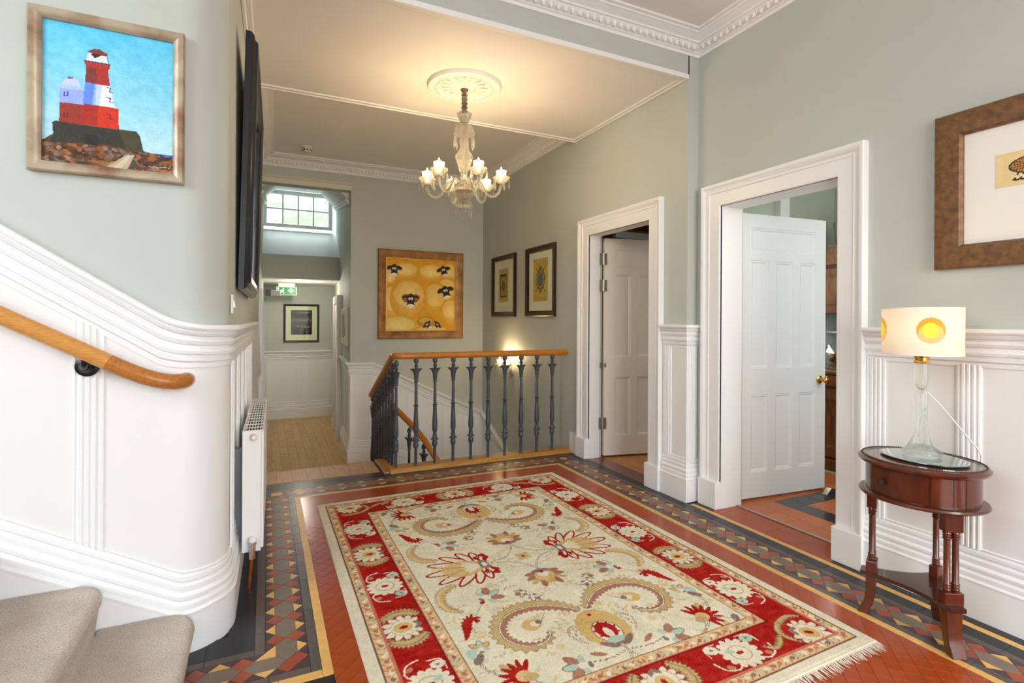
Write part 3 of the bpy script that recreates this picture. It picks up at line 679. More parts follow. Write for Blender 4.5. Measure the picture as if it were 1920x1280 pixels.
# strips
def strip(name, p0, p1, w, m, seg=0.1558, lift=0.0):
    p0, p1 = Vector(p0), Vector(p1); d = (p1-p0).normalized(); n = Vector((-d.y, d.x)); L = (p1-p0).length; k = max(1, round(L/seg))
    for i in range(k):
        a = p0+d*(L*i/k); b = p0+d*(L*(i+1)/k); tile(name, [tuple(a), tuple(b), tuple(b+n*w), tuple(a+n*w)], m, lift=lift)
s = 0.0385; hw = Wd/2
xi0, xi1, yi0, yi1 = LX+hw, RX-hw, FY-hw, BY-hw      # inner edges of the pattern
strip('strip_tile', (xi0+s, yi0-s), (xi0+s, yi1+0), s, T_SLATE); strip('strip_tile', (xi1, 0.75), (xi1, yi1), s, T_SLATE)
strip('strip_tile', (xi0, yi1-s), (xi1, yi1-s), s, T_SLATE); strip('strip_tile', (-0.55, yi0-s), (xi0, yi0-s), s, T_BROWNG)
strip('buff_strip_tile', (xi0+2*s, yi0-2*s), (xi0+2*s, yi1-s), s, T_YEL); strip('buff_strip_tile', (xi1-s, 0.75), (xi1-s, yi1-s), s, T_YEL)
strip('buff_strip_tile', (xi0+2*s, yi1-2*s), (xi1-2*s, yi1-2*s), s, T_YEL); strip('buff_strip_tile', (-0.55, yi0-2*s), (xi0+s, yi0-2*s), s, T_YEL)
xo0, xo1, yo0, yo1 = LX-hw, RX+hw, FY+hw, BY+hw      # outer edges
strip('strip_tile', (xo0, yo0), (xo0, yo1+s), s, T_BROWNG); strip('strip_tile', (xo1+s, 0.75), (xo1+s, yo1+s), s, T_SLATE)
strip('strip_tile', (xo0, yo1), (xo1, yo1), s, T_SLATE); strip('strip_tile', (-0.55, yo0), (xo0-s, yo0), s, T_BROWNG)
strip('black_tile', (xo0-s, yo0+s), (xo0-s, yo1+s), 0.10, T_BLACK); strip('black_tile', (-0.55, yo0+s), (xo0-s, yo0+s), 0.14, T_BLACK)
strip('black_tile', (xo1+s+0.074, 0.75), (xo1+s+0.074, yo1+s), 0.074, T_BLACK)
strip('black_tile', (xo0-s-0.08, yo1+s), (xo1+s+0.05, yo1+s), 0.075, T_BLACK); strip('strip_tile', (xo0-s-0.06, yo1+s+0.075), (0.98, yo1+s+0.075), 0.078, T_PURP)
strip('buff_strip_tile', (2.812, 0.75), (2.812, 2.855), 0.0385, T_YEL); strip('black_tile', (2.895, 0.75), (2.895, 1.85), 0.083, T_BLACK)
strip('black_tile', (2.86, 2.70), (2.86, 2.86), 0.048, T_BLACK)
strip('threshold_tile', (3.052, 1.85), (3.052, 2.70), 0.238, T_FIELD, 0.425); strip('threshold_tile', (2.945, 3.30), (2.945, 4.22), 0.168, mat('maroon_tile', (112, 52, 42), 0.28, coat=0.3, noise=0.1), 0.46)
# red field of small diagonal tiles, cut along the buff strip; what the rug hides is left out
def clip(poly, x0, x1, y0, y1):
    for ax, v, sg in ((0, x0, 1), (0, x1, -1), (1, y0, 1), (1, y1, -1)):
        out = []
        for i in range(len(poly)):
            a, b = poly[i-1], poly[i]; da, db = (a[ax]-v)*sg, (b[ax]-v)*sg
            if (da >= 0) != (db >= 0): t = da/(da-db); out.append((a[0]+(b[0]-a[0])*t, a[1]+(b[1]-a[1])*t))
            if db >= 0: out.append(b)
        poly = out
        if not poly: break
    return poly
fx0, fx1, fy0, fy1 = xi0+2*s, xi1-s*1-s*0, yi0-2*s, yi1-2*s
fx1 = xi1-s-s
cells = []
h = 0.039
for i in range(-2, 60):
    for j in range(-30, 60):
        cx = fx0+i*h; cy = fy0+j*h
        if (i+j) % 2: continue
        y0c = 0.75 if cx > 0 else 0.75
        if cx < 0.30 and cy < 1.2: continue
        if 0.40 < cx < 2.20 and 1.36 < cy < 3.86: continue
        if cy < 1.36 and cx < 1.55: continue
        p = clip([(cx-h, cy), (cx, cy-h), (cx+h, cy), (cx, cy+h)], fx0, xi1-2*s, 0.75, fy1) if cx > fx0-h else []
        if len(p) >= 3 and abs(sum(p[k][0]*p[(k+1) % len(p)][1]-p[(k+1) % len(p)][0]*p[k][1] for k in range(len(p)))) > 0.0006:
            cells.append((math.hypot(cx, cy)+(0 if cx < 0.45 else 0.9), p))
cells.sort(key=lambda t: t[0]); rest = MB()
for n_, (dd, p) in enumerate(cells):
    if n_ < 290: tile('quarry_tile', p, T_FIELD, g=0.0005, jitter=0.0003)
    else:
        r = shrink(p, 0.0004); rest.add([(x, y, -0.0002) for x, y in r], [tuple(range(len(r)))])
rest.build('quarry_tile_field', T_FIELD, floor, kind='stuff')
MB().box((0.36, 1.30, -0.006), (2.24, 3.90, -0.0015)).build('tile_field_under_rug', T_FIELD, floor)
MB().box((-0.6, -2.5, -0.006), (xi1-2*s, 0.75, -0.001)).build('tile_field_by_door', T_FIELD, floor)
# boards: landing nosing, passage floor
BOARD = mat('pale_oak_board', (212, 178, 124), 0.4, col2=(186, 150, 98), nscale=6, stretch=(10, 1.0, 10), var=0.10, thr=(0.3, 0.75))
NOSE = mat('pine_nosing_board', (198, 150, 102), 0.42, col2=(176, 126, 80), nscale=6, stretch=(10, 1.2, 10), var=0.08, thr=(0.3, 0.75))
GOLDW = mat('golden_pine', (196, 146, 74), 0.32, col2=(164, 112, 48), nscale=5, stretch=(1.0, 10, 10), thr=(0.3, 0.75))
for i in range(9):
    x = -0.14+i*0.1165; MB().box((x+0.001, 4.576, -0.02), (min(x+0.1155, 0.925), 4.93, 0.002)).build('floorboard', NOSE, floor)
for i, (y0, z) in enumerate(((4.9, -0.17), (5.2, -0.34))): structure('floor_step', MB().box((-0.12, y0, -0.6), (0.96, y0+0.30, z)), BOARD)
pf = structure('floor_passage', MB().box((-0.2, 5.45, -0.62), (1.3, 10.5, ZP-0.008)), mat('board_gap', (70, 45, 22), 0.8))
for i in range(13):
    x = -0.12+i*0.105; y = 5.5+random.uniform(0, 0.5); MB().box((x+0.001, 5.46, ZP-0.008), (x+0.104, y, ZP)).build('floorboard', BOARD, pf)
    while y < 10.44:
        L = random.uniform(0.7, 1.5); y1 = min(10.44, y+L); MB().box((x+0.001, y+0.001, ZP-0.008), (x+0.104, y1, ZP+random.uniform(-.0005, .0005))).build('floorboard', BOARD, pf); y = y1
# kitchen tiles with pale grout
kf = structure('floor_kitchen', MB().box((3.062, 0.5, -0.06), (5.0, 3.05, -0.002)), mat('pale_grout', (176, 160, 146), 0.8))
K_OR = mat('terracotta_tile', (196, 112, 68), 0.35, noise=0.08, nscale=12, var=0.08, coat=0.0, spec=0.35); K_BK = mat('black_quarry_tile', (44, 48, 52), 0.28, noise=0.1, nscale=15, var=0.1, coat=0.3)
def blk(i, j): return (i == 2 and j >= 0) or (j == 0 and i >= 2) or (j == -1 and i >= 6 and False)
for i in range(0, 9):
    for j in range(-3, 6):
        x = 3.072+i*0.1555; y = 2.648-j*0.156
        if i > 2 and j > 0:
            tile('kitchen_tile', [(x, y), (x+0.1555, y), (x+0.1555, y-0.156)], K_OR, kf, 0.0025, 0.003); tile('kitchen_tile', [(x, y), (x+0.1555, y-0.156), (x, y-0.156)], K_OR, kf, 0.0025, 0.003)
        else: tile('kitchen_tile', [(x, y), (x+0.1555, y), (x+0.1555, y-0.156), (x, y-0.156)], K_BK if blk(i, j) else K_OR, kf, 0.0025, 0.003)
structure('trim_22', MB().box((3.05, 1.86, -0.004), (3.075, 2.70, 0.006)), STEEL)

# ------------------------------------------------------------------ carpeted stair at the left
CARPET = mat('beige_carpet', (232, 220, 206), 0.95, col2=(206, 190, 174), nscale=5, bump=1.0, bscale=260, thr=(0.3, 0.8), grain=0.22, gscale=230, spec=0.1)
def step_mb(x1, z, rise=0.17, going=0.285, y0=1.25, y1=2.392, r=0.03):
    """one carpeted tread and riser with a rounded nosing; profile in (x,z), rising to -x; the nosing is rounded back where it meets the wall"""
    m = MB(); xb = x1-going-0.03; ys = [y0]+[y1-0.10+0.10*i/6 for i in range(7)]; fr = []
    for k, y in enumerate(ys):
        t = max(0.0, (y-(y1-0.10))/0.10); dx = -0.055*(1-math.sqrt(max(0, 1-t*t))); X = x1+dx
        prof = [(xb, z-0.02), (xb, z)]+[(X-r+r*math.sin(a), z-r+r*math.cos(a)) for a in [PI*i/8 for i in range(0, 7)]]+[(X-0.025, z-rise), (xb, z-rise)]
        fr.append([(px, y, pz) for px, pz in prof])
    n = len(fr[0]); v = [p for f in fr for p in f]; f = [(i*n+k, i*n+(k+1) % n, (i+1)*n+(k+1) % n, (i+1)*n+k) for i in range(len(fr)-1) for k in range(n)]
    f += [tuple(range(n)), tuple(range((len(fr)-1)*n, len(fr)*n))]
    return m.add(v, f)
st = thing('staircase', 'staircase with beige carpeted rounded steps rising left along the white panelled wall', 'staircase')
for i in range(6): step_mb(-0.235-0.285*i, 0.17*(i+1)).build('step', CARPET, st, 40)
MB().prism([(-0.30, 0), (-2.0, 0), (-2.0, 0.98)], 'y', 1.26, 2.38).build('stair_carcass', WHITE, st)

# ------------------------------------------------------------------ iron balustrades
BAL = [(0.013, 0.0), (0.013, 0.15), (0.018, 0.156), (0.023, 0.170), (0.025, 0.186), (0.020, 0.203), (0.016, 0.209), (0.030, 0.214), (0.036, 0.221), (0.033, 0.226), (0.021, 0.224), (0.020, 0.245), (0.019, 0.262), (0.013, 0.267), (0.018, 0.272), (0.014, 0.278), (0.021, 0.296), (0.0235, 0.325), (0.022, 0.38), (0.018, 0.45), (0.0155, 0.52), (0.017, 0.523), (0.026, 0.532), (0.020, 0.534), (0.0145, 0.535), (0.013, 0.64), (0.012, 0.732), (0.018, 0.736), (0.018, 0.745), (0.015, 0.748), (0.019, 0.77), (0.021, 0.80), (0.026, 0.825), (0.040, 0.842), (0.053, 0.848), (0.054, 0.852), (0.040, 0.856), (0.012, 0.853), (0.011, 0.866), (0.017, 0.874), (0.0175, 0.886), (0.010, 0.893), (0.011, 0.899), (0.020, 0.912), (0.024, 0.922), (0.021, 0.938), (0.012, 0.952), (0.007, 0.962)]
def bal_mesh():
    m = MB(); n = 16; v = []
    for r, z in BAL:
        leaf = 0.16 if (r > 0.03 and (z > 0.8 or z < 0.24)) else 0.0
        for i in range(n):
            a = 2*PI*i/n; ry = r if r < .027 else .021+(r-.021)*.28; rx = r*1.06 if r >= .027 else r; v.append((rx*math.cos(a), ry*math.sin(a), z+(0.004*abs(math.cos(a)) if r > .04 else 0)))
    f = [(j*n+i, j*n+(i+1) % n, (j+1)*n+(i+1) % n, (j+1)*n+i) for j in range(len(BAL)-1) for i in range(n)]
    f += [tuple(range(n-1, -1, -1)), tuple(range((len(BAL)-1)*n, len(BAL)*n))]
    return m.add(v, f).mesh('baluster', IRON, 45)
BM = bal_mesh()
def rail_prof(r=0.030): return [(r*math.cos(a)*1.0, r*math.sin(a)*(1.0 if math.sin(a) > 0 else 1.15)) for a in [2*PI*i/16 for i in range(16)]]
bal = thing('balustrade', 'grey iron balustrade with oak handrail at the far edge of the tiled floor', 'balustrade')
for k in range(9): link('baluster', BM, bal, (1.209+0.1722*k, 4.532, 0.030), random.uniform(0, .2))
link('baluster', BM, bal, (1.035, 4.545, 0.005), PI/2)
for k in range(8):
    y = 4.66+0.132*k; link('baluster', BM, bal, (1.028, y, (0.988-(y-4.6)*0.452)-1.022+0.03), PI/2)
bend = [(1.028+0.05*(1-math.cos(a)), 4.53+0.05*(1-math.sin(a)), 0.998) for a in [PI/2*i/5 for i in range(6)]]
down = [(1.0275, 5.68, 0.512), (1.0275, 4.66, 0.985), (1.028, 4.60, 0.996)]
pts = down+[(1.03, 4.565, 0.999), (1.045, 4.54, 1.0), (1.075, 4.532, 1.0), (1.25, 4.532, 0.999)]
MB().tube(pts, 0.029, 14).build('handrail', OAK, bal, 50); MB().tube([(1.25, 4.532, 0.999), (2.735, 4.532, 0.998), (2.752, 4.532, 0.998), (2.762, 4.532, 0.998)], [0.0292, 0.0292, 0.027, 0.014], 14).build('handrail', OAK, bal, 50)
kb = bevel(MB().prism([(4.462, -0.03), (4.462, 0.014), (4.486, 0.032), (4.63, 0.032), (4.63, -0.03)], 'x', 0.975, 2.772).build('kerb_board', GOLDW, bal), 0.004)
bevel(MB().box((0.928, 4.50, -0.03), (1.075, 4.95, 0.012)).build('kerb_board', GOLDW, bal), 0.004)
# the next flight down, seen through the balusters
low = thing('balustrade', 'lower oak handrail and iron balusters descending in the stair well behind the grey balustrade', 'balustrade')
lp_ = [(1.19, 5.74, 0.45), (1.20, 5.72, 0.44), (1.285, 5.45, 0.335), (1.36, 5.22, 0.24), (1.42, 5.02, 0.14), (1.475, 4.86, 0.02), (1.53, 4.72, -0.12)]
MB().tube(lp_, 0.030, 12).build('handrail', OAK, low, 50)
for x, y, z in ((1.345, 5.30, 0.262), (1.425, 5.04, 0.148), (1.24, 5.62, 0.37)): link('baluster', BM, low, (x, y, z-1.012), -.9)
bevel(MB().box((1.185, 5.61, -0.75), (1.245, 5.67, 0.36)).build('newel_post', mat('dark_iron_post', (52, 54, 57), 0.45), low), 0.008)
# oak wall handrail beside the carpeted stair
hr = thing('wall_handrail', 'round oak wall handrail sloping down beside the carpeted stair at left', 'handrail')
P0, P1 = Vector((-1.7, 2.345, 1.826)), Vector((-0.515, 2.345, 1.158)); 
MB().tube([tuple(P0), tuple(P1)], 0.0295, 20).build('rail', OAKL, hr, 50)
curve = [tuple(P1), (-0.46, 2.345, 1.127), (-0.41, 2.345, 1.103), (-0.37, 2.347, 1.088), (-0.34, 2.352, 1.080), (-0.315, 2.362, 1.076), (-0.296, 2.378, 1.075), (-0.285, 2.398, 1.075), (-0.281, 2.42, 1.075), (-0.281, 2.434, 1.075)]
MB().tube(curve, 0.0297, 20).build('rail_end', OAKX, hr, 50)
br = MB().lathe([(0.001, 0.034), (0.013, 0.033), (0.016, 0.02), (0.024, 0.015), (0.026, 0.010), (0.037, 0.006), (0.038, 0.0), (0.001, 0)], n=32)
br.v = [(-0.592+x, 2.414-z, 1.140+y) for x, y, z in br.v]; b = br.build('bracket', BLACKIRON, hr, 45)
MB().tube([(-0.592, 2.395, 1.140), (-0.590, 2.365, 1.142), (-0.584, 2.347, 1.155), (-0.580, 2.345, 1.178)], 0.0125, 12).build('bracket_arm', BLACKIRON, b, 45)
# ------------------------------------------------------------------ the rug: colour per knot
def make_rug():
    Wq, Hq = 0.953, 1.309; S = 0.004
    p = Paint(Wq, Hq, S, (228, 222, 194)); CR = (230, 223, 196); RED = (170, 34, 26); TAN = (222, 186, 134); GOLD = (216, 182, 116); OLV = (200, 174, 118); ROSE = (176, 122, 98); MAU = (140, 118, 110); MINT = (178, 206, 184); DK = (120, 86, 74); WHT = (232, 224, 200); DKR = (128, 30, 32)
    def teeth(spine, w0, w1, n, col, side=1, depth=0.018, out=None):
        """serrated band along a spine polyline"""
        P = [Vector(q) for q in spine]; L = [0]
        for a, b in zip(P[:-1], P[1:]): L.append(L[-1]+(b-a).length)
        def at(t):
            d = t*L[-1]
            for i in range(len(P)-1):
                if d <= L[i+1]+1e-9:
                    u = (d-L[i])/(L[i+1]-L[i]); T = (P[i+1]-P[i]).normalized(); return P[i].lerp(P[i+1], u), Vector((-T.y, T.x))*side
            T = (P[-1]-P[-2]).normalized(); return P[-1], Vector((-T.y, T.x))*side
        a, b = [], []
        for k in range(n*2+1):
            t = k/(n*2); q, nn = at(t); w = (w0+(w1-w0)*t)*min(1, 4*t+.25)*min(1, 4*(1-t)+.15)
            a.append(tuple(q)); b.append(tuple(q+nn*(w+(depth if k % 2 else 0)-(0 if k % 2 else depth*.2))))
        p.poly(a+b[::-1], col); p.line(b, .004, DK, .55)
    def curve(pts, n=8):
        out = []
        for i in range(len(pts)-1):
            p0 = Vector(pts[max(i-1, 0)]); p1 = Vector(pts[i]); p2 = Vector(pts[i+1]); p3 = Vector(pts[min(i+2, len(pts)-1)])
            for k in range(n):
                t = k/n; out.append(tuple(0.5*((2*p1)+(p2-p0)*t+(2*p0-5*p1+4*p2-p3)*t*t+(3*p1-p0-3*p2+p3)*t**3)))
        return out+[tuple(pts[-1])]
    def vine(pts, w=0.010, col=CR, edge=DK):
        c = curve(pts); p.line(c, w, edge, 0.75); p.line(c, w*0.45, col)
    def palmette(cx, cy, r, ang, petal, core, n=11, cen=RED, sq=1.0):
        for k in range(n):
            a = ang+(k-(n-1)/2)*(2*PI*0.86/n); rr = r*(1.0-0.22*abs(k-(n-1)/2)/(n/2)); x, y = cx+math.cos(a)*rr*.62, cy+math.sin(a)*rr*.62*sq
            p.ell(x, y, rr*.42+.004, rr*.19+.004, (150, 96, 70), a, .6); p.ell(x, y, rr*.42, rr*.19, petal, a)
        p.ell(cx, cy, r*.62, r*.58*sq, petal); p.ell(cx+math.cos(ang)*r*.1, cy+math.sin(ang)*r*.1, r*.42, r*.36, core, ang); p.ell(cx+math.cos(ang)*r*.06, cy+math.sin(ang)*r*.06, r*.2, r*.12, cen, ang)
        p.ell(cx, cy, r*.63, r*.59*sq, (196, 150, 110), ring=.955)
        bx, by = cx-math.cos(ang)*r*.62, cy-math.sin(ang)*r*.62
        for s in (-1, 1): p.ell(bx+math.cos(ang+s*1.1)*r*.12, by+math.sin(ang+s*1.1)*r*.12, r*.24, r*.09, MAU, ang+s*0.75)
    def bud(cx, cy, r, ang, c1=ROSE, c2=MINT):
        for s in (-1, 0, 1): p.ell(cx+math.cos(ang+s*.8)*r*.7, cy+math.sin(ang+s*.8)*r*.7, r*.62+.005, r*.26+.005, DK, ang+s*.8, .7)
        for s in (-1, 0, 1): p.ell(cx+math.cos(ang+s*.8)*r*.7, cy+math.sin(ang+s*.8)*r*.7, r*.62, r*.26, c1 if s else c2, ang+s*.8)
        for s in (-1.7, 1.7): p.ell(cx+math.cos(ang+s)*r*.5, cy+math.sin(ang+s)*r*.5, r*.5, r*.22, c2, ang+s)
        p.ell(cx, cy, r*.36, r*.3, WHT); p.ell(cx-math.cos(ang)*r*.5, cy-math.sin(ang)*r*.5, r*.3, r*.16, MAU, ang+1.57)
    def leafred(pts, w):
        c = curve(pts); n = len(c)
        for i in range(n-1):
            t = i/(n-1); p.line([c[i], c[i+1]], w*(math.sin(PI*min(1, t*1.15))*.9+.25), RED)
        for i in range(1, n-3, 3):
            t = i/(n-1); T = (Vector(c[i+1])-Vector(c[i])).normalized(); nn = Vector((-T.y, T.x)); q = Vector(c[i]); k = math.sin(PI*min(1, t*1.1))*.8+.2
            for s in (1, -1): e = q+nn*s*w*.75*k+T*w*.95; p.ell((q.x+e.x)/2, (q.y+e.y)/2, w*.62, w*.20, RED, math.atan2(e.y-q.y, e.x-q.x))
    # --- field: faded mottling of the ground and small scattered sprays
    k = p.smooth_noise(.16, 5)+p.smooth_noise(.05, 3); p.c += k[..., None]*np.array([1.0, .8, .3])
    rs0 = random.Random(11)
    for _ in range(64):
        x, y = rs0.uniform(.37, .95), rs0.uniform(.37, 1.31); a = rs0.random()*6.28; col = rs0.choice([(216, 192, 140), (222, 200, 150), (200, 176, 130), (206, 186, 160)])
        c = curve([(x-.035*math.cos(a), y-.035*math.sin(a)), (x+.012*math.sin(a), y-.012*math.cos(a)), (x+.03*math.cos(a), y+.03*math.sin(a))], 5); p.line(c, .004, col, .8)
        for q in c[2::3]: p.ell(q[0]+.008*math.sin(a), q[1]-.008*math.cos(a), .009, .005, col, a+.7, .8)
    # big open palmette on the horizontal axis (lower half)
    bx, by = 0.705, 1.309
    for a, L, w in ((180, .30, .036), (158, .285, .034), (136, .25, .032), (114, .205, .030), (92, .165, .028), (68, .135, .026), (202, .285, .034), (224, .25, .032), (246, .205, .030), (268, .165, .028), (292, .135, .026)):
        a = math.radians(a); cx, cy = bx+math.cos(a)*(L*.56), by+math.sin(a)*(L*.56)*.95
        p.ell(cx, cy, L*.46, w*.98, RED, a); p.ell(cx-math.cos(a)*.003, cy-math.sin(a)*.003, L*.46-.011, w*.98-.0115, CR, a)
    p.ell(0.60, 1.309, 0.115, 0.085, GOLD, 0, 0.85); 
    for a in (150, 165, 180, 195, 210): a = math.radians(a); p.ell(bx+math.cos(a)*.06, by+math.sin(a)*.06, .05, .011, WHT, a)
    p.ell(bx+.012, by, .028, .05, MAU); p.ell(bx+.014, by, .014, .024, WHT); leafred([(.735, 1.262), (.755, 1.236), (.748, 1.205)], .026); leafred([(.72, 1.25), (.70, 1.23), (.705, 1.215)], .018)
    # stems to the flower on the vertical axis
    vine([(.735, 1.305), (.80, 1.295), (.87, 1.27), (.93, 1.20), (.953, 1.14)])
    for k in range(3): a = math.radians(225); 
    for a in (45, 135, 225, 315): a = math.radians(a); p.ell(.953+math.cos(a)*.026, 1.309+math.sin(a)*.026, .024, .018, GOLD, a)
    for a in (0, 90, 180, 270): a = math.radians(a); p.ell(.953+math.cos(a)*.035, 1.309+math.sin(a)*.035, .012, .008, MINT, a)
    p.ell(.953, 1.309, .010, .010, RED)
    cx, cy = .953, 1.10
    for a, L, c in ((250, .15, ROSE), (290, .15, ROSE), (225, .14, OLV), (205, .12, ROSE), (265, .12, GOLD), (180, .10, ROSE)):
        a = math.radians(a); p.ell(cx+math.cos(a)*L*.55, cy+math.sin(a)*L*.55, L*.42, .020, c, a); p.line([(cx, cy), (cx+math.cos(a)*L*.9, cy+math.sin(a)*L*.9)], .004, DK, .6)
    p.ell(cx, cy-.035, .055, .05, GOLD); p.ell(cx, cy-.02, .03, .025, WHT); p.ell(cx, cy+.02, .05, .018, MAU); p.ell(cx, cy+.008, .012, .012, RED)
    # scroll with serrated bands
    sp = curve([(.935, .72), (.88, .775), (.80, .825), (.70, .842), (.61, .815), (.553, .745), (.548, .665), (.59, .60), (.655, .578), (.712, .60), (.735, .645)], 8)
    teeth(sp, .046, .026, 26, OLV, -1, .016); p.c = p.c  # outer
    teeth(sp, .034, .012, 26, ROSE, 1, .012); p.line(sp, .010, DK, .8); p.line(sp, .005, WHT)
    eye = (.70, .712); p.ell(eye[0]-.012, eye[1], .045, .040, GOLD, .4); p.ell(eye[0]+.004, eye[1]+.002, .022, .018, WHT); p.ell(eye[0]+.026, eye[1]+.008, .015, .016, MAU); vine([(.735, .725), (.765, .745), (.785, .77)], .006)
    # cartouche on the axis
    p.ell(.953, .565, .108, .138, DK, 0, .5); p.ell(.953, .565, .105, .135, GOLD)
    for k in range(16): a = 2*PI*k/16; p.ell(.953+math.cos(a)*.10, .565+math.sin(a)*.13, .016, .014, GOLD)
    p.ell(.953, .535, .062, .080, DK); p.ell(.953, .535, .058, .076, WHT); p.ell(.953, .545, .046, .058, RED)
    for k in range(7): a = math.radians(-30+k*40); p.ell(.953+math.cos(a)*.046, .545+math.sin(a)*.056, .012, .007, RED, a)
    p.ell(.953, .525, .017, .040, WHT); p.ell(.953, .475, .040, .022, MINT); p.ell(.905, .455, .04, .015, MAU, -.7); p.ell(.953, .442, .035, .014, MAU); p.ell(.953, .672, .012, .009, RED)
    for (a0, a1) in ((.82, .60),): vine([(.83, .63), (.80, .60), (.80, .55), (.83, .50)], .008); vine([(.845, .60), (.82, .575), (.825, .53)], .005)
    # red hooked leaf, feather, small flowers, vine round the edge of the field
    leafred([(.400, .735), (.425, .79), (.445, .845), (.475, .872), (.487, .850)], .034)
    f1 = curve([(.50, 1.17), (.425, 1.13), (.392, 1.06), (.405, .98), (.46, .93)], 8); teeth(f1, .022, .012, 16, GOLD, 1, .014); teeth(f1, .018, .01, 16, (226, 200, 150), -1, .010)
    bud(.60, 1.00, .062, math.radians(25)); p.ell(.565, .965, .013, .011, RED); vine([(.56, .955), (.53, .92), (.50, .88)], .006)
    bud(.775, .965, .032, math.radians(190), GOLD, MAU); bud(.80, .845+.07, .030, math.radians(300), WHT, MAU)
    vine([(.70, 1.02), (.73, 1.045), (.765, 1.035)], .006)
    bud(.74, .395, .062, math.radians(170)); vine([(.79, .395), (.86, .385), (.94, .40)], .007); vine([(.95, .44), (.95, .385), (.91, .335), (.80, .315)], .010)
    p.ell(.83, .425, .035, .012, ROSE, -.5); bud(.43, .655, .040, math.radians(80), GOLD, MINT); p.ell(.40, .60, .035, .018, MAU, .9); p.ell(.385, .64, .02, .03, MINT)
    vine([(.395, .57), (.41, .52), (.46, .45), (.56, .37), (.68, .325), (.80, .315)], .010); p.ell(.60, .33, .025, .02, OLV); p.ell(.47, .51, .014, .03, OLV, .5); p.ell(.90, .33, .06, .022, OLV)
    for k in range(9): a = math.radians(60+k*24); p.ell(.515+math.cos(a)*.055, .44+math.sin(a)*.055, .042, .011, RED, a)
    p.ell(.515, .44, .034, .030, TAN); p.ell(.535, .425, .03, .022, OLV); vine([(.53, .42), (.55, .385), (.57, .365)], .006)
    p.ell(.46, .34, .02, .03, GOLD); p.ell(.39, .37, .018, .03, MAU, .6); vine([(.40, .36), (.44, .40), (.47, .42)], .005); p.ell(.72, .53, .02, .02, GOLD, 0, .5)
    for (x, y) in ((.48, 1.25), (.84, 1.215), (.66, 1.08), (.87, 1.03), (.47, .72), (.67, .50), (.86, .73)):
        p.line(curve([(x-.03, y), (x-.01, y+.015), (x+.015, y+.004), (x+.025, y-.012)]), .005, (214, 190, 140)); p.ell(x, y, .01, .007, (222, 196, 140))
    # --- borders
    b1, b2, b3, b4 = .054, .107, .290, .349
    for q in ('v', 'h'):
        pass
    def band(d0, d1, col):
        m = (np.minimum(p.X, p.Y) >= d0) & (np.minimum(p.X, p.Y) < d1); p.put(m, col)
    band(0, b1, (226, 218, 192)); band(b1, b2, TAN); band(b2, b3, RED); band(b3, b4, TAN)
    # weathering of the red ground (abrash, along the rows)
    ab = (np.sin(p.Y*140+p.smooth_noise(.05, 3))*6+p.smooth_noise(.03, 12)); m = (np.minimum(p.X, p.Y) >= b2) & (np.minimum(p.X, p.Y) < b3); p.c[m] += ab[m][:, None]*np.array([1, .6, .6])
    def along(side, d, t): return (d, t) if side == 'v' else (t, d)
    mid = (b2+b3)/2
    # palmettes and rosettes, curved leaves between
    for side, seq in (('v', ((0.93, 'p'), (1.309, 'r'), (0.55, 'r'))), ('h', ((.953, 'p'), (.567, 'r')))):
        A = 0.0 if side == 'v' else PI/2
        for t, kind in seq:
            if kind == 'p':
                for s in (-1, 1):
                    c = curve([along(side, b3-.012, t+s*.075), along(side, mid+.03, t+s*.118), along(side, mid-.03, t+s*.122), along(side, b2+.012, t+s*.085), along(side, b2+.022, t+s*.062)], 6)
                    teeth(c, .032, .026, 14, OLV, s if side == 'v' else -s, .014); teeth(c, .014, .010, 14, OLV, -s if side == 'v' else s, .012); p.line(c, .005, DK, .7)
                x, y = along(side, mid, t); palmette(x, y, .098, A+PI, CR, GOLD)
            else:
                x, y = along(side, mid-.004, t)
                for k in range(14): a = 2*PI*k/14; p.ell(x+math.cos(a)*.062, y+math.sin(a)*.062, .027, .016, CR, a)
                p.ell(x, y, .066, .066, CR); p.ell(x, y, .046, .046, (202, 164, 130), ring=.88); p.ell(x, y, .018, .010, RED); p.ell(x+.035, y+.02, .02, .012, MINT, .5)
                for s in (-1, 1):
                    x2, y2 = along(side, mid+.052, t+s*.096); p.ell(x2, y2, .030, .023, CR if s > 0 else MINT); p.ell(x2, y2, .008, .006, MAU)
                    x3, y3 = along(side, mid-.055, t+s*.105); p.ell(x3, y3, .018, .012, (196, 130, 104), .6)
                    c = curve([along(side, mid-.01, t+s*.15), along(side, mid-.06, t+s*.13), along(side, mid-.075, t+s*.08), along(side, mid-.05, t+s*.045)]); p.line(c, .007, WHT)
                    c = curve([along(side, mid+.02, t+s*.13), along(side, mid+.07, t+s*.12), along(side, mid+.078, t+s*.06)]); p.line(c, .006, WHT)
    palmette(.205, .165, .098, math.radians(215), CR, GOLD)
    for pts, s in (([(.29, .255), (.23, .285), (.165, .29), (.122, .26)], 1), ([(.255, .28), (.315, .235), (.325, .175), (.29, .125)], -1), ([(.32, .20), (.36, .16), (.42, .14), (.46, .18)], 1)):
        c = curve(pts, 6); teeth(c, .024, .016, 12, OLV, s, .012); p.line(c, .005, DK, .7)
    # guard motifs
    rs = np.random.RandomState(4)
    for d in ((b1+b2)/2, (b3+b4)/2):
        t = d+.012; k = 0
        while t < 1.33:
            col = [ROSE, WHT, MINT, MAU, WHT, (196, 130, 104)][k % 6]
            for side in ('v', 'h'):
                x, y = along(side, d, t); p.ell(x, y, .013, .009, col, rs.rand()*3); x, y = along(side, d+.012, t+.014); p.line([(x-.008, y-.006), (x+.008, y+.006)], .005, WHT if k % 2 else ROSE)
                x, y = along(side, d-.013, t+.018); p.line([(x-.007, y+.006), (x+.007, y-.004)], .005, ROSE)
            t += .036; k += 1
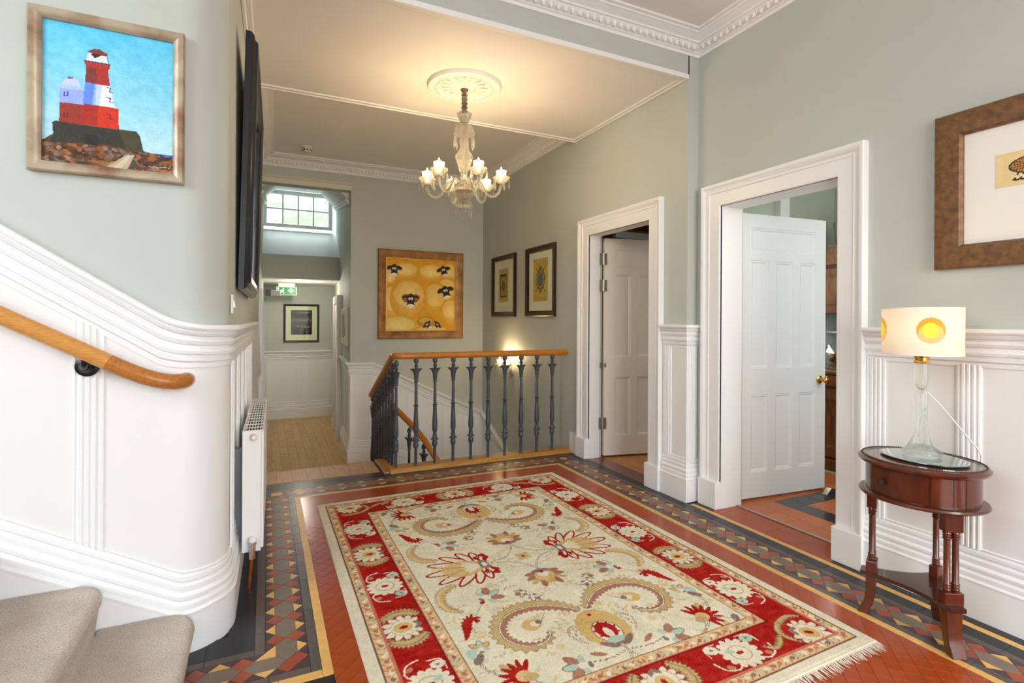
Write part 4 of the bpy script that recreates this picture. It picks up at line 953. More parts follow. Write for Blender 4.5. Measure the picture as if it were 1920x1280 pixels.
    for d, w in ((b1, .006), (b2, .006), (b3, .006), (b4, .006), (b3+.008, .004), (b2-.008, .004)):
        band(d-w/2, d+w/2, DK if d in (b1, b4) else (DKR if d == b3 else (196, 120, 96)))
    c = p.c; full = np.concatenate([c, c[:, -2::-1]], 1); full = np.concatenate([full, full[-2::-1]], 0)
    P = Paint(2*Wq, 2*Hq, S, CR); P.nx, P.ny = full.shape[1], full.shape[0]
    P.X, P.Y = np.meshgrid(np.linspace(0, 2*Wq, P.nx), np.linspace(0, 2*Hq, P.ny)); P.c = full.copy()
    P.grain(((0.3, 4), (0.09, 4), (0.025, 5), (.009, 6)), 6)
    ex = np.minimum.reduce([P.X, P.Y, 2*Wq-P.X, 2*Hq-P.Y]); zb = P.smooth_noise(.22, .0022)
    zz = np.where(ex < 0.003, 0.0005, 0.0085)+np.where(ex > .02, zb, 0)+np.random.randn(P.ny, P.nx)*.0002
    a, b_, c_, d_ = (np.array(q) for q in ((0.352, 1.262), (2.290, 1.300), (2.252, 3.938), (0.335, 3.912)))   # corners on the floor
    def mp(X, Y):
        u, v = X/(2*Wq), Y/(2*Hq); q = lambda k: a[k]*(1-u)*(1-v)+b_[k]*u*(1-v)+c_[k]*u*v+d_[k]*(1-u)*v
        return q(0), q(1), zz
    rug = link('rug', None); tag(rug, 'large cream wool rug with red floral border on the tiled floor', 'rug')
    link('pile', P.mesh('pile', attr_mat('wool_pile', 0.95, 0.6, 420, 0.0, 0.05), mp), rug)
    # fringes
    rs = random.Random(3); m = MB()
    for (p0, p1, o, L) in ((a, b_, (0.01, -1), .050), (d_, c_, (0, 1), .010)):
        n = 420
        for i in range(n):
            t = (i+rs.random())/n; x, y = p0+(p1-p0)*t; y += .004*(-o[1]); w = .0017; l = L*rs.uniform(.55, 1.15); dx = rs.uniform(-.012, .012); z0 = .006
            m.add([(x-w, y, z0), (x+w, y, z0), (x+w+dx*.5, y+o[1]*l*.5, .004), (x-w+dx*.5, y+o[1]*l*.5, .004), (x+dx+w*.5, y+o[1]*l, .0015), (x+dx-w*.5, y+o[1]*l, .0015)], [(0, 1, 2, 3), (3, 2, 4, 5)])
    m.build('fringe', mat('cream_fringe', (228, 222, 204), 0.9), rug, kind='stuff')
make_rug()

# ------------------------------------------------------------------ pictures
def picture(name, label, cat, org, ux, nrm, w, h, fw, fd, fm, paint=None, mount=None, mm=None, lean=0.0, lip=None, glass=False, group=None, prof=None, mirror=None, tilt=0):
    """org: wall point of lower left corner; ux: unit direction to the right; nrm: unit normal out of the wall"""
    M3 = Matrix((Vector(ux), Vector(nrm), Vector((0, 0, 1)))).transposed(); r = thing(name, label, cat, (0, 0, 0), group=group); r.matrix_world = Matrix.Translation(Vector(org)) @ M3.to_4x4() @ Matrix.Rotation(-lean, 4, 'X')
    prof = prof or [(0, 0), (0, fd*.8), (fw*.12, fd), (fw*.45, fd*.92), (fw*.8, fd*.7), (fw, fd*.5), (fw, 0)]
    MB().sweep([((x, 0, z), (a, 0, b), (0, 1, 0)) for x, z, a, b in ((0, 0, 1, 1), (w, 0, -1, 1), (w, h, -1, -1), (0, h, 1, -1))], prof, closed_path=True).build('frame', fm, r, 30)
    i = fw
    if lip:
        MB().sweep([((x, 0, z), (a, 0, b), (0, 1, 0)) for x, z, a, b in ((i, i, 1, 1), (w-i, i, -1, 1), (w-i, h-i, -1, -1), (i, h-i, 1, -1))], [(0, 0), (0, fd*.42), (.010, fd*.42), (.013, fd*.3), (.013, 0)], closed_path=True).build('slip', lip, r); i += .012
    y = fd*0.22
    if mount:
        MB().box((i-.004, 0, i-.004), (w-i+.004, y, h-i+.004)).build('mount', mm, r)
        i2 = mount; y += 0.0012
    else: i2 = (i-.003, w-i+.003, i-.003, h-i+.003); MB().box((i-.003, 0, i-.003), (w-i+.003, y-.001, h-i+.003)).build('backing', CREAMPAPER, r)
    if mirror: MB().box((i2[0], y-.0005, i2[2]), (i2[1], y+.003, i2[3])).build('mirror_glass', mirror, r)
    if paint:
        x0, x1, z0, z1 = i2; link('print', paint.mesh('print', PRINT, lambda X, Y: (x0+X/paint.w*(x1-x0), np.full_like(X, y), z0+Y/paint.h*(z1-z0))), r)
    if glass: MB().box((i-.002, fd*.32, i-.002), (w-i+.002, fd*.32+.002, h-i+.002)).build('glass', GLASSP, r)
    return r
def quadmap(TL, TR, BL, BR):
    """photo pixels inside a picture's corners -> unit square (u right, v up)"""
    def f(x, y):
        u, v = .5, .5
        for _ in range(12):
            px = TL[0]*(1-u)*(1-v)+TR[0]*u*(1-v)+BL[0]*(1-u)*v+BR[0]*u*v; py = TL[1]*(1-u)*(1-v)+TR[1]*u*(1-v)+BL[1]*(1-u)*v+BR[1]*u*v
            J = np.array([[(TR[0]-TL[0])*(1-v)+(BR[0]-BL[0])*v, (BL[0]-TL[0])*(1-u)+(BR[0]-TR[0])*u], [(TR[1]-TL[1])*(1-v)+(BR[1]-BL[1])*v, (BL[1]-TL[1])*(1-u)+(BR[1]-TR[1])*u]])
            d = np.linalg.solve(J, [x-px, y-py]); u += d[0]; v += d[1]
        return float(u), float(1-v)
    return f
# lighthouse painting
def lighthouse():
    q0 = quadmap((243, 103), (978, 255), (238, 893), (965, 975)); p = Paint(1, 1.27, .0048, (120, 205, 235)); q = lambda x, y: (lambda t: (t[0], t[1]*1.27))(q0(x, y))
    t = p.Y/1.27; top = np.array((92, 198, 234.)); bot = np.array((196, 226, 234.)); p.c = top*t[..., None]+bot*(1-t[..., None])
    st = np.sin((p.X*.5+p.Y)*34+p.smooth_noise(.2, 5))*4+p.smooth_noise(.12, 7)+p.smooth_noise(.04, 4); p.c += st[..., None]*np.array([1.2, .6, .4])
    def P(col, *pts, a=1): p.poly([q(*z) for z in pts], col, a)
    def Lp(col, w, *pts): p.line([q(*z) for z in pts], w, col)
    P((44, 84, 176), (238, 770), (310, 778), (310, 800), (238, 792)); P((40, 84, 186), (800, 850), (968, 870), (968, 895), (800, 870))
    P((96, 60, 32), (236, 780), (300, 740), (420, 740), (560, 780), (700, 800), (800, 845), (968, 890), (968, 985), (236, 900))
    rs = random.Random(5)
    for _ in range(420):
        x, y = rs.uniform(240, 965), rs.uniform(795, 965); 
        if y < 775+(x-240)*.14: continue
        c = rs.choice([(146, 84, 34), (74, 50, 34), (178, 120, 70), (120, 100, 96), (60, 44, 32), (150, 128, 118), (166, 96, 30), (52, 38, 30)]); u, v = q(x, y); p.ell(u, v, rs.uniform(.01, .04), rs.uniform(.006, .022), c, rs.uniform(-.6, .4), rs.uniform(.5, .95))
    P((184, 168, 140), (690, 860), (740, 860), (690, 948), (570, 930)); P((206, 192, 166), (700, 864), (722, 866), (650, 940), (610, 935)); P((66, 74, 62), (730, 880), (700, 940), (690, 945), (760, 925))
    P((52, 52, 44), (310, 668), (750, 735), (768, 760), (790, 850), (560, 800), (280, 785), (300, 740), (295, 680)); P((72, 68, 46), (650, 725), (752, 742), (785, 848), (690, 830)); P((38, 38, 34), (470, 745), (535, 755), (535, 810), (468, 795)); Lp((100, 90, 60), .006, (310, 670), (750, 738))
    P((196, 48, 32), (335, 560), (650, 610), (650, 720), (330, 672)); P((150, 52, 40), (335, 560), (450, 580), (440, 695), (330, 672)); P((206, 52, 30), (455, 570), (625, 600), (650, 720), (440, 690)); P((168, 44, 30), (455, 570), (540, 585), (530, 700), (440, 690))
    P((150, 170, 236), (333, 478), (460, 492), (458, 584), (333, 568)); P((176, 192, 244), (333, 478), (460, 492), (458, 505), (333, 492)); P((196, 206, 244), (345, 470), (360, 445), (390, 430), (430, 448), (445, 488)); P((120, 90, 110), (375, 440), (378, 430), (405, 432), (404, 442))
    P((236, 240, 248), (468, 458), (602, 482), (628, 602), (455, 576)); P((98, 140, 232), (468, 458), (530, 468), (520, 588), (455, 576)); P((170, 196, 244), (520, 466), (560, 474), (545, 590), (505, 584), a=.7)
    P((168, 52, 42), (473, 365), (590, 385), (602, 484), (468, 460)); P((128, 56, 50), (473, 365), (530, 375), (530, 470), (468, 460)); P((176, 52, 48), (462, 345), (605, 372), (600, 395), (475, 372)); P((206, 60, 60), (470, 340), (595, 362), (600, 376), (465, 350))
    P((222, 222, 226), (482, 300), (585, 318), (590, 360), (476, 340)); P((60, 40, 40), (500, 308), (520, 290), (560, 315), (520, 330)); P((128, 58, 52), (478, 292), (515, 278), (545, 280), (590, 310), (580, 322)); Lp((90, 40, 40), .006, (462, 342), (605, 368)); Lp((110, 50, 46), .005, (585, 300), (598, 372))
    for x in range(470, 600, 18): Lp((70, 40, 44), .004, (x, 338+(x-470)*.18), (x, 356+(x-470)*.18))
    for x, y in ((358, 514), (358, 628)): Lp((50, 70, 170) if y < 600 else (90, 30, 30), .008, (x, y), (x, y+20), (x+18, y+20), (x+18, y))
    for y in (490, 545, 635): Lp((40, 54, 140) if y < 600 else (120, 24, 24), .008, (585, y), (605, y+6), (600, y+26), (618, y+30))
    Lp((225, 215, 200), .004, (820, 925), (835, 930), (850, 926), (870, 934), (900, 932), (935, 938))
    p.grain(((.03, 4), (.01, 4)), 3)
    FM = mat('worn_silver_gilt_frame', (188, 172, 148), 0.35, 0.35, col2=(128, 78, 56), nscale=7, thr=(0.42, 0.72), bump=0.05, bscale=80)
    picture('lighthouse_painting', 'framed painting of a red and white lighthouse on the wall above the stair', 'painting', (-0.766, 2.428, 1.845), (1, 0, 0), (0, -1, 0), 0.475, 0.588, 0.038, 0.030, FM, p)
lighthouse()
# sheep painting
def sheep():
    p = Paint(0.95, 0.965, .005, (224, 160, 30)); q = lambda x, y: ((x-185)/905*.95, (1130-y)/965*.965)
    def B(cx, cy, rx, ry, c=(250, 222, 140), e=(222, 158, 30), a=.95, rot=0):
        u, v = q(cx, cy); p.ell(u, v, rx/905*.95, ry/965*.965, c, rot, a, col2=e); 
        p.ell(u, v+ry/965*.2, rx/905*.75, ry/965*.6, (252, 236, 172), rot, .35)
    B(430, 330, 190, 125); B(230, 420, 90, 150); B(770, 340, 200, 130); B(1010, 330, 120, 150); B(980, 560, 160, 170); B(820, 700, 170, 250, (236, 196, 96)); B(1040, 880, 150, 200); B(240, 760, 110, 260); B(470, 700, 245, 285, (242, 212, 140)); B(330, 1090, 270, 165, (236, 214, 130), (214, 176, 50)); B(780, 1130, 250, 60, (240, 214, 120)); B(700, 1010, 120, 70, (200, 140, 30), (190, 128, 20))
    rs = random.Random(2)
    for _ in range(160): u, v = q(rs.uniform(190, 1085), rs.uniform(170, 1120)); p.ell(u, v, .003, .003, (170, 110, 20), 0, .5)
    BR, TN = (44, 24, 16), (186, 124, 70)
    def face(x, y, s, rot=0.0, horns=False):
        c, sn = math.cos(rot), math.sin(rot)
        def E(dx, dy, rx, ry, col, r=0.0): u, v = q(x+(dx*c-dy*sn)*s, y+(dx*sn+dy*c)*s); p.ell(u, v, rx*s/905*.95, ry*s/965*.965, col, -(rot+r))
        for sd in (-1, 1):
            if horns: E(62*sd, -28, 56, 46, TN); E(60*sd, -26, 42, 33, BR); E(58*sd, 8, 36, 30, TN); E(58*sd, 8, 22, 18, (120, 70, 36)); E(58*sd, 8, 10, 8, TN)
            else: E(70*sd, -22, 52, 32, TN, .35*sd); E(68*sd, -26, 44, 27, BR, .35*sd)
        E(0, 0, 50, 68, BR); E(0, -52, 34, 26, BR); E(0, 60, 50, 36, BR); E(0, 82, 44, 28, (240, 232, 214)); E(0, 86, 30, 14, BR); E(0, 81, 31, 15, (240, 232, 214))
        for sd in (-1, 1): E(15*sd, -12, 13, 17, (245, 242, 232)); E(13*sd, -8, 5, 7, (20, 14, 10))
    face(495, 715, 1.05, 0, True); face(282, 312, .88); face(935, 300, .84, -.28); face(965, 590, 1.02, -.25); face(718, 1058, .58, -.75); face(848, 1058, .55, .75)
    p.grain(((.05, 6), (.012, 4)), 3)
    FM = mat('antique_gold_frame', (166, 114, 50), 0.38, 0.2, col2=(116, 72, 30), nscale=9, thr=(.35, .7), bump=0.06, bscale=120)
    picture('sheep_painting', 'square yellow painting of black-faced sheep in a gold frame on the back wall', 'painting', (1.322, YB-.002, 1.060), (1, 0, 0), (0, -1, 0), 1.168, 1.178, 0.105, 0.045, FM, p, lip=mat('gilt_slip', (206, 160, 84), 0.35, 0.4))
sheep()
DARKF = mat('dark_mahogany_frame', (50, 24, 16), 0.28, col2=(30, 14, 10), nscale=8, coat=0.3)
def prints():
    a = Paint(.285, .44, .0035, (206, 178, 112)); t = a.smooth_noise(.05, 8); a.c += t[..., None]
    a.rect(.045, .06, .235, .37, (78, 58, 34)); a.rect(.058, .072, .222, .352, (186, 152, 86)); a.rect(.05, .335, .23, .352, (58, 42, 28)); a.rect(.05, .068, .23, .08, (58, 42, 28))
    rs = random.Random(1)
    for _ in range(60): x, y = rs.gauss(.14, .022), rs.gauss(.205, .036); a.ell(x, y, .012, .008, rs.choice([(62, 72, 48), (48, 58, 42), (90, 96, 62)]), rs.random()*3)
    a.line([(.14, .115), (.14, .21)], .007, (50, 36, 24)); a.ell(.085, .10, .013, .008, (34, 28, 22)); a.ell(.19, .09, .02, .006, (150, 120, 70))
    for i in range(5): a.line([(.085+.025*i, .312), (.095+.025*i, .322)], .004, (70, 50, 30))
    for i in range(7): a.line([(.06, .12+.03*i), (.068, .13+.03*i)], .004, (70, 50, 30)); a.line([(.212, .12+.03*i), (.22, .13+.03*i)], .004, (70, 50, 30))
    a.line([(.05, .362), (.23, .362)], .003, (90, 60, 30)); a.grain(((.02, 5),), 5)
    b = Paint(.30, .47, .0035, (206, 172, 92)); b.c += b.smooth_noise(.05, 9)[..., None]
    K = (46, 54, 58); b.ell(.15, .24, .085, .115, K, ring=.88)
    for k in range(14): w = 2*PI*k/14; b.ell(.15+math.cos(w)*.078, .24+math.sin(w)*.105, .020, .014, (52, 60, 64), w); b.ell(.15+math.cos(w)*.078, .24+math.sin(w)*.105, .010, .006, (206, 172, 92), w)
    b.ell(.15, .24, .052, .078, (66, 80, 92)); b.ell(.15, .24, .044, .068, (92, 108, 120))
    for sx in (-1, 1):
        for sy in (-1, 1): b.line([(.15+sx*.05, .24+sy*.085), (.15+sx*.098, .24+sy*.135)], .008, K)
    b.ell(.15, .372, .03, .012, (120, 100, 50)); b.ell(.15, .108, .03, .012, (120, 100, 50)); b.grain(((.02, 5),), 5)
    X = XI-.001
    for nm, lb, p, y0, y1, ins in (('framed_print', 'dark framed print of a small tree within a border, nearer the stair hall corner', a, 5.80, 6.52, (.20, .50, .19, .62)), ('framed_print', 'dark framed print of a wreath around a blue-grey oval, next to the doorway', b, 4.825, 5.505, (.17, .51, .17, .65))):
        picture(nm, lb, 'picture', (X, y1, 1.362), (0, -1, 0), (-1, 0, 0), y1-y0, .79, .062, .035, DARKF, p, ins, CREAMPAPER, glass=True, group='pair of dark framed prints')
prints()
def right_print():
    p = Paint(.34, .145, .0025, (232, 206, 150)); p.c += p.smooth_noise(.04, 6)[..., None]; K = (34, 36, 44); O = (206, 146, 62)
    p.ell(.15, .082, .105, .040, K); p.ell(.15, .082, .101, .036, O)
    for i in range(22): x = .05+.0092*i; p.line([(x, .048), (x+.006, .082), (x, .116)], .0028, K)
    for i in range(6): p.line([(.05, .056+.0105*i), (.25, .058+.0105*i)], .0018, K)
    for y in (): pass
    m = ((p.X-.15)/.105)**2+((p.Y-.082)/.04)**2 > 1; base = Paint(.34, .145, .0025, (232, 206, 150)); base.c += p.smooth_noise(.04, 5)[..., None]; p.c[m] = base.c[m]
    p.ell(.15, .082, .107, .042, K, ring=.955); p.ell(.268, .078, .03, .016, K, .3); p.ell(.268, .078, .026, .012, O, .3); p.ell(.275, .082, .004, .004, K)
    for x in (.075, .095, .19, .215): p.line([(x, .050), (x-.006, .032), (x-.016, .024), (x+.002, .022)], .007, K); p.ell(x-.004, .036, .004, .007, (236, 226, 206))
    p.grain(((.02, 3),), 3)
    FM = mat('brushed_bronze_wood_frame', (136, 98, 60), 0.42, 0.2, col2=(88, 62, 42), nscale=26, stretch=(1.2, 1, 1.2), thr=(.3, .75), bump=0.10, bscale=160, grain=.12, gscale=160)
    picture('framed_print', 'wide bronze-brown framed print of a patterned animal, above the lamp at right', 'picture', (XR-.001, 1.388, 1.568), (0, -1, 0), (-1, 0, 0), .98, .716, .108, .040, FM, p, (.222, .562, .338, .483), mat('mount_white', (240, 236, 226), .8), prof=[(0, 0), (0, .030), (.006, .036), (.05, .040), (.098, .034), (.108, .020), (.108, 0)])
right_print()
def passage_pictures():
    p = Paint(.37, .45, .005, (58, 58, 56)); t = p.Y/.45
    p.c[:] = (70*(.45+1.0*np.exp(-((t-.58)/.10)**2)+.5*np.exp(-((t-.35)/.07)**2))+p.smooth_noise(.06, 22)+p.smooth_noise(.02, 10))[..., None]*np.array([1, .99, .95]); rs = random.Random(9)
    for _ in range(70): p.ell(rs.gauss(.19, .05), rs.gauss(.13, .05), rs.uniform(.006, .02), rs.uniform(.004, .01), (30, 30, 29) if rs.random() < .6 else (150, 150, 146), rs.random()*3, .8)
    for _ in range(18): p.ell(rs.gauss(.2, .07), rs.gauss(.40, .015), .012, .005, (190, 190, 186), 0, .7)
    p.grain(((.02, 5),), 4)
    picture('framed_photograph', 'black framed monochrome seascape photograph on the end wall of the passage', 'picture', (.305, 10.448, .885), (1, 0, 0), (0, -1, 0), .615, .705, .036, .025, mat('black_frame', (18, 18, 20), .35), p, (.125, .49, .14, .595), mat('ivory_mount', (226, 222, 190), .8), glass=True)
    w = Paint(.30, .26, .006, (206, 204, 182)); w.poly([(.02, .02), (.12, .24), (.2, .1), (.28, .05)], (72, 120, 140)); w.poly([(.1, .02), (.16, .2), (.24, .24), (.22, .06)], (132, 160, 150)); w.poly([(.05, .1), (.1, .25), (.14, .2)], (150, 160, 90)); w.grain(((.03, 10),), 4)
    d = Vector((.0548, 1, 0)).normalized(); nrm = (-d.y, d.x, 0); y = 7.93
    picture('framed_print', 'small white framed blue picture on the right wall of the passage', 'picture', (xp(y)-.001, y, .965), (-d.x, -d.y, 0), nrm, .80, .50, .085, .045, mat('white_wood_frame', (226, 218, 204), .5), w)
passage_pictures()
def big_mirror():
    y0, y1 = 3.0, 4.38; d = Vector((.0155, 1, 0)).normalized()
    F = [(0, .004), (0, .030), (.012, .044), (.030, .050), (.040, .062), (.060, .064), (.070, .054), (.085, .054), (.095, .044), (.112, .038), (.116, .026), (.116, .004)]
    picture('wall_mirror', 'tall black moulded frame holding a mirror, leaning out from the left wall above the radiator', 'mirror', (xl(y0)+.006, y0, 1.470), tuple(d), (d.y, -d.x, 0), y1-y0, 1.325, .116, .05, mat('blue_black_frame', (30, 34, 44), .3, col2=(20, 22, 28), nscale=6, coat=.3), lean=.022, prof=F, mirror=mat('mirror_silver', (235, 235, 235), .02, 1.0))
big_mirror()

# ------------------------------------------------------------------ small wall and ceiling fittings
sw = thing('light_switch', 'white rocker light switch on the rounded left corner above the dado', 'switch', (xl(2.70), 2.70, 1.385), math.atan(.0155)*-1)
bevel(MB().box((0.0, -.043, -.043), (.010, .043, .043)).build('plate', mat('white_plastic', (240, 240, 238), .35), sw), .003)
MB().prism([(.010, -.016), (.010, .016), (.013, .016), (.019, -.014)], 'y', -.012, .012).build('rocker', mat('white_plastic', (240, 240, 238), .35), sw)
sm = thing('smoke_detector', 'small cream round smoke detector on the stair hall ceiling', 'smoke detector', (0.425, 6.40, 3.28))
MB().lathe([(.001, 0), (.062, 0), (.062, -.012), (.056, -.016), (.001, -.016)], n=28).build('base', mat('cream_plastic', (226, 220, 202), .5), sm, 40)
MB().lathe([(.001, -.016), (.052, -.016), (.052, -.026), (.044, -.050), (.030, -.060), (.001, -.062)], n=28).build('housing', mat('cream_plastic', (226, 220, 202), .5), sm, 40)
for k in range(10): a = 2*PI*k/10; MB().box((-.006, -.001, -.048), (.006, .002, -.030)).build('vent', mat('dark_vent', (40, 38, 34), .7), sm).matrix_local = Matrix.Rotation(a, 4, 'Z') @ Matrix.Translation((0, -.050, 0))
# radiator
RADW = mat('radiator_white', (242, 242, 241), .3)
ra = thing('radiator', 'white panel radiator with slotted top grille on the left wall', 'radiator', (0, 0, 0))
X0, X1, Y0, Y1, Z0, Z1 = -.098, -.002, 2.87, 4.02, .172, .765; tl = .0155
def rp(x, y, z): return (x+(y-Y0)*tl, y, z)
def rbox(x0, x1, y0, y1, z0, z1, nm, m, par=ra, bev=0): 
    o = MB().add([rp(x0, y0, z0), rp(x1, y0, z0), rp(x1, y1, z0), rp(x0, y1, z0), rp(x0, y0, z1), rp(x1, y0, z1), rp(x1, y1, z1), rp(x0, y1, z1)], [(3, 2, 1, 0), (4, 5, 6, 7), (0, 1, 5, 4), (1, 2, 6, 5), (2, 3, 7, 6), (3, 0, 4, 7)]).build(nm, m, par); return bevel(o, bev, 2) if bev else o
rbox(X1-.012, X1, Y0+.004, Y1-.004, Z0+.012, Z1-.004, 'front_panel', RADW, bev=.004); rbox(X0, X0+.012, Y0+.004, Y1-.004, Z0+.012, Z1-.004, 'back_panel', RADW, bev=.004)
rbox(X0+.001, X1-.012, Y0, Y0+.006, Z0, Z1, 'side_panel', RADW, bev=.002); rbox(X0+.001, X1-.012, Y1-.006, Y1, Z0, Z1, 'side_panel', RADW, bev=.002)
rbox(X0+.03, X1-.03, Y0+.03, Y1-.03, Z0+.05, Z1-.03, 'convector', mat('radiator_shade_grey', (58, 62, 68), .6))  # dark colour stands in for the shade inside the grille slots
g = MB(); nx, ny = 7, 13; xs = np.linspace(X0+.004, X1-.004, nx+1); ys = np.linspace(Y0+.008, Y1-.008, ny+1)
for x in xs: g.add([rp(x-.0022, Y0, Z1-.002), rp(x+.0022, Y0, Z1-.002), rp(x+.0022, Y1, Z1-.002), rp(x-.0022, Y1, Z1-.002), rp(x-.0022, Y0, Z1+.003), rp(x+.0022, Y0, Z1+.003), rp(x+.0022, Y1, Z1+.003), rp(x-.0022, Y1, Z1+.003)], [(3, 2, 1, 0), (4, 5, 6, 7), (0, 1, 5, 4), (1, 2, 6, 5), (2, 3, 7, 6), (3, 0, 4, 7)])
for i, y in enumerate(ys): w = .0075 if i in (0, ny) else (.006 if i % 6 == 0 else .0045); g.add([rp(X0, y-w, Z1-.0018), rp(X1, y-w, Z1-.0018), rp(X1, y+w, Z1-.0018), rp(X0, y+w, Z1-.0018), rp(X0, y-w, Z1+.0028), rp(X1, y-w, Z1+.0028), rp(X1, y+w, Z1+.0028), rp(X0, y+w, Z1+.0028)], [(3, 2, 1, 0), (4, 5, 6, 7), (0, 1, 5, 4), (1, 2, 6, 5), (2, 3, 7, 6), (3, 0, 4, 7)])
g.build('top_grille', RADW, ra, kind='stuff')
pl = MB().tube([(-.048, Y0-.001, .735), (-.048, Y0-.008, .735)], .017, 24).build('bleed_plug', CHROME, ra, 40); MB().tube([(-.048, Y0-.007, .735), (-.048, Y0-.013, .735)], .009, 6).build('plug_nut', mat('white_plastic', (240, 240, 238), .35), pl)
v = MB().tube([(-.048, Y0-.002, .222), (-.048, Y0-.026, .222)], .016, 20).build('valve', CHROME, ra, 40); MB().tube([(-.050, Y0-.026, .238), (-.051, Y0-.026, .170)], [.017, .014], 16).build('valve_body', CHROME, v, 40); MB().sphere((-.050, Y0-.026, .237), .018, 14, 8).build('valve_cap', RADW, v, 60); MB().tube([(-.051, Y0-.026, .176), (-.051, Y0-.026, .150)], .0155, 6).build('valve_nut', CHROME, v)
MB().tube([(-.051, Y0-.026, .155), (-.058, Y0-.026, .06), (-.062, Y0-.025, -.003)], .0078, 12).build('copper_pipe', COPPER, ra, 50)
for y in (Y0+.10, Y1-.15): rbox(-.136, X0, y, y+.03, Z0+.03, Z1-.10, 'bracket', mat('zinc_bracket', (120, 128, 134), .45, .5))

# exit sign and small fittings in the passage
ex = thing('exit_sign', 'green illuminated exit sign with running figure and arrow hanging in the passage', 'sign', (.335, 9.9, 1.81))
MB().box((-.165, -.014, -.082), (.165, .014, .062)).build('sign_box', mat('sign_white', (230, 236, 230), .4), ex); MB().box((-.13, -.012, .062), (.13, .012, .125)).build('hanger', mat('sign_white', (230, 236, 230), .4), ex)
GP = mat('exit_green', (14, 128, 62), .4, emit=(14, 140, 66), estr=.15); WP = mat('exit_white', (236, 246, 236), .4, emit=(236, 250, 240), estr=.2)
MB().box((-.155, -.0165, -.074), (.155, -.0145, .056)).build('sign_panel', GP, ex)
man = MB()
def flat(m, pts): m.prism([(x, z) for x, z in pts], 'y', -.019, -.0168)
flat(man, [(-.075, .012), (-.055, .018), (-.04, .0), (-.055, -.022), (-.035, -.034), (-.04, -.060), (-.052, -.060), (-.05, -.040), (-.075, -.03), (-.10, -.058), (-.112, -.050), (-.09, -.02), (-.085, -.002), (-.105, -.012), (-.112, -.003)])
man.build('running_figure', WP, ex); MB().lathe([(.001, 0), (.012, 0), (.012, .002), (.001, .002)], n=16).build('figure_head', WP, ex).matrix_local = Matrix.Translation((-.052, -.0168, .033)) @ Matrix.Rotation(PI/2, 4, 'X')
MB().box((-.145, -.019, -.06), (-.122, -.0168, .05)).build('doorway_mark', WP, ex)
ar = MB(); flat(ar, [(.02, -.015), (.075, -.015), (.05, -.042), (.07, -.042), (.118, .0), (.07, .042), (.05, .042), (.075, .013), (.02, .013)]); ar.build('arrow', WP, ex)
MB().sphere((.135, -.004, .098), .010, 10, 6).build('indicator_light', mat('green_led', (60, 255, 90), .4, emit=(60, 255, 90), estr=3), ex)
dc = thing('door_closer', 'pale grey box door closer over the passage door at left', 'door closer', (.02, 9.2, 1.73)); bevel(MB().box((0.06, -.03, -.05), (.20, .03, .04)).build('housing', mat('grey_plastic', (176, 178, 180), .5), dc), .006); MB().box((-.02, -.02, -.05), (.06, .02, .05)).build('bracket', BLACKIRON, dc)
dl = thing('downlight', 'small recessed downlight in the low passage ceiling', 'light', (.55, 9.25, 1.935)); MB().lathe([(.026, 0), (.044, 0), (.044, -.005), (.028, -.007)], n=24, cap=False).build('bezel', CHROME, dl, 40); MB().lathe([(.001, -.002), (.027, -.002), (.027, -.004), (.001, -.004)], n=20).build('lens', mat('downlight_lens', (255, 240, 210), .4, emit=(255, 236, 200), estr=12), dl)
# ------------------------------------------------------------------ ceiling rose and chandelier
CX, CY = 1.369, 3.77
rose = structure('ceiling_rose', MB().lathe([(.001, -.030), (.030, -.030), (.045, -.018), (.075, -.016), (.085, -.026), (.10, -.022), (.175, -.013), (.19, -.016), (.205, -.026), (.225, -.032), (.240, -.024), (.248, -.030), (.272, -.024), (.285, -.006), (.286, 0), (.001, 0)], (CX, CY, 3.105), 72), CORNICE, 40)
lf = MB().add([(0, -.012, 0), (.040, -.016, -.004), (.085, -.006, -.002), (.092, 0, 0), (.085, .006, -.002), (.040, .016, -.004), (0, .012, 0), (.045, 0, -.012), (.005, 0, -.008)], [(0, 1, 7, 8), (1, 2, 7), (2, 3, 7), (3, 4, 7), (4, 5, 7), (5, 6, 8, 7)]).mesh('acanthus_leaf', CORNICE, 60)
for k in range(16): a = 2*PI*k/16; link('acanthus_leaf', lf, rose, (CX+math.cos(a)*.088, CY+math.sin(a)*.088, 3.105-.018), a)
bd = MB().sphere((0, 0, 0), .0085, 6, 4).mesh('bead', CORNICE, 60)
for k in range(60): a = 2*PI*k/60; link('bead', bd, rose, (CX+math.cos(a)*.215, CY+math.sin(a)*.215, 3.105-.031))
BULB = mat('lit_bulb', (255, 236, 200), .4, emit=(255, 214, 150), estr=34)
def facet(prof, c, n=12, m=CRYSTAL, name='x', par=None, fold=0, amp=0, sm=None): return MB().lathe(prof, c, n, fold, amp).build(name, m, par, sm)
def drop_mesh(L=.060, r=.0075):
    m = MB().lathe([(.0012, 0), (.0040, -.004), (.0040, -.008), (.0012, -.012), (.004, -.014), (r, -.042*L/.06), (.0008, -L)], n=6)
    return m.mesh('crystal_drop', CRYSTAL)
DROP = drop_mesh()
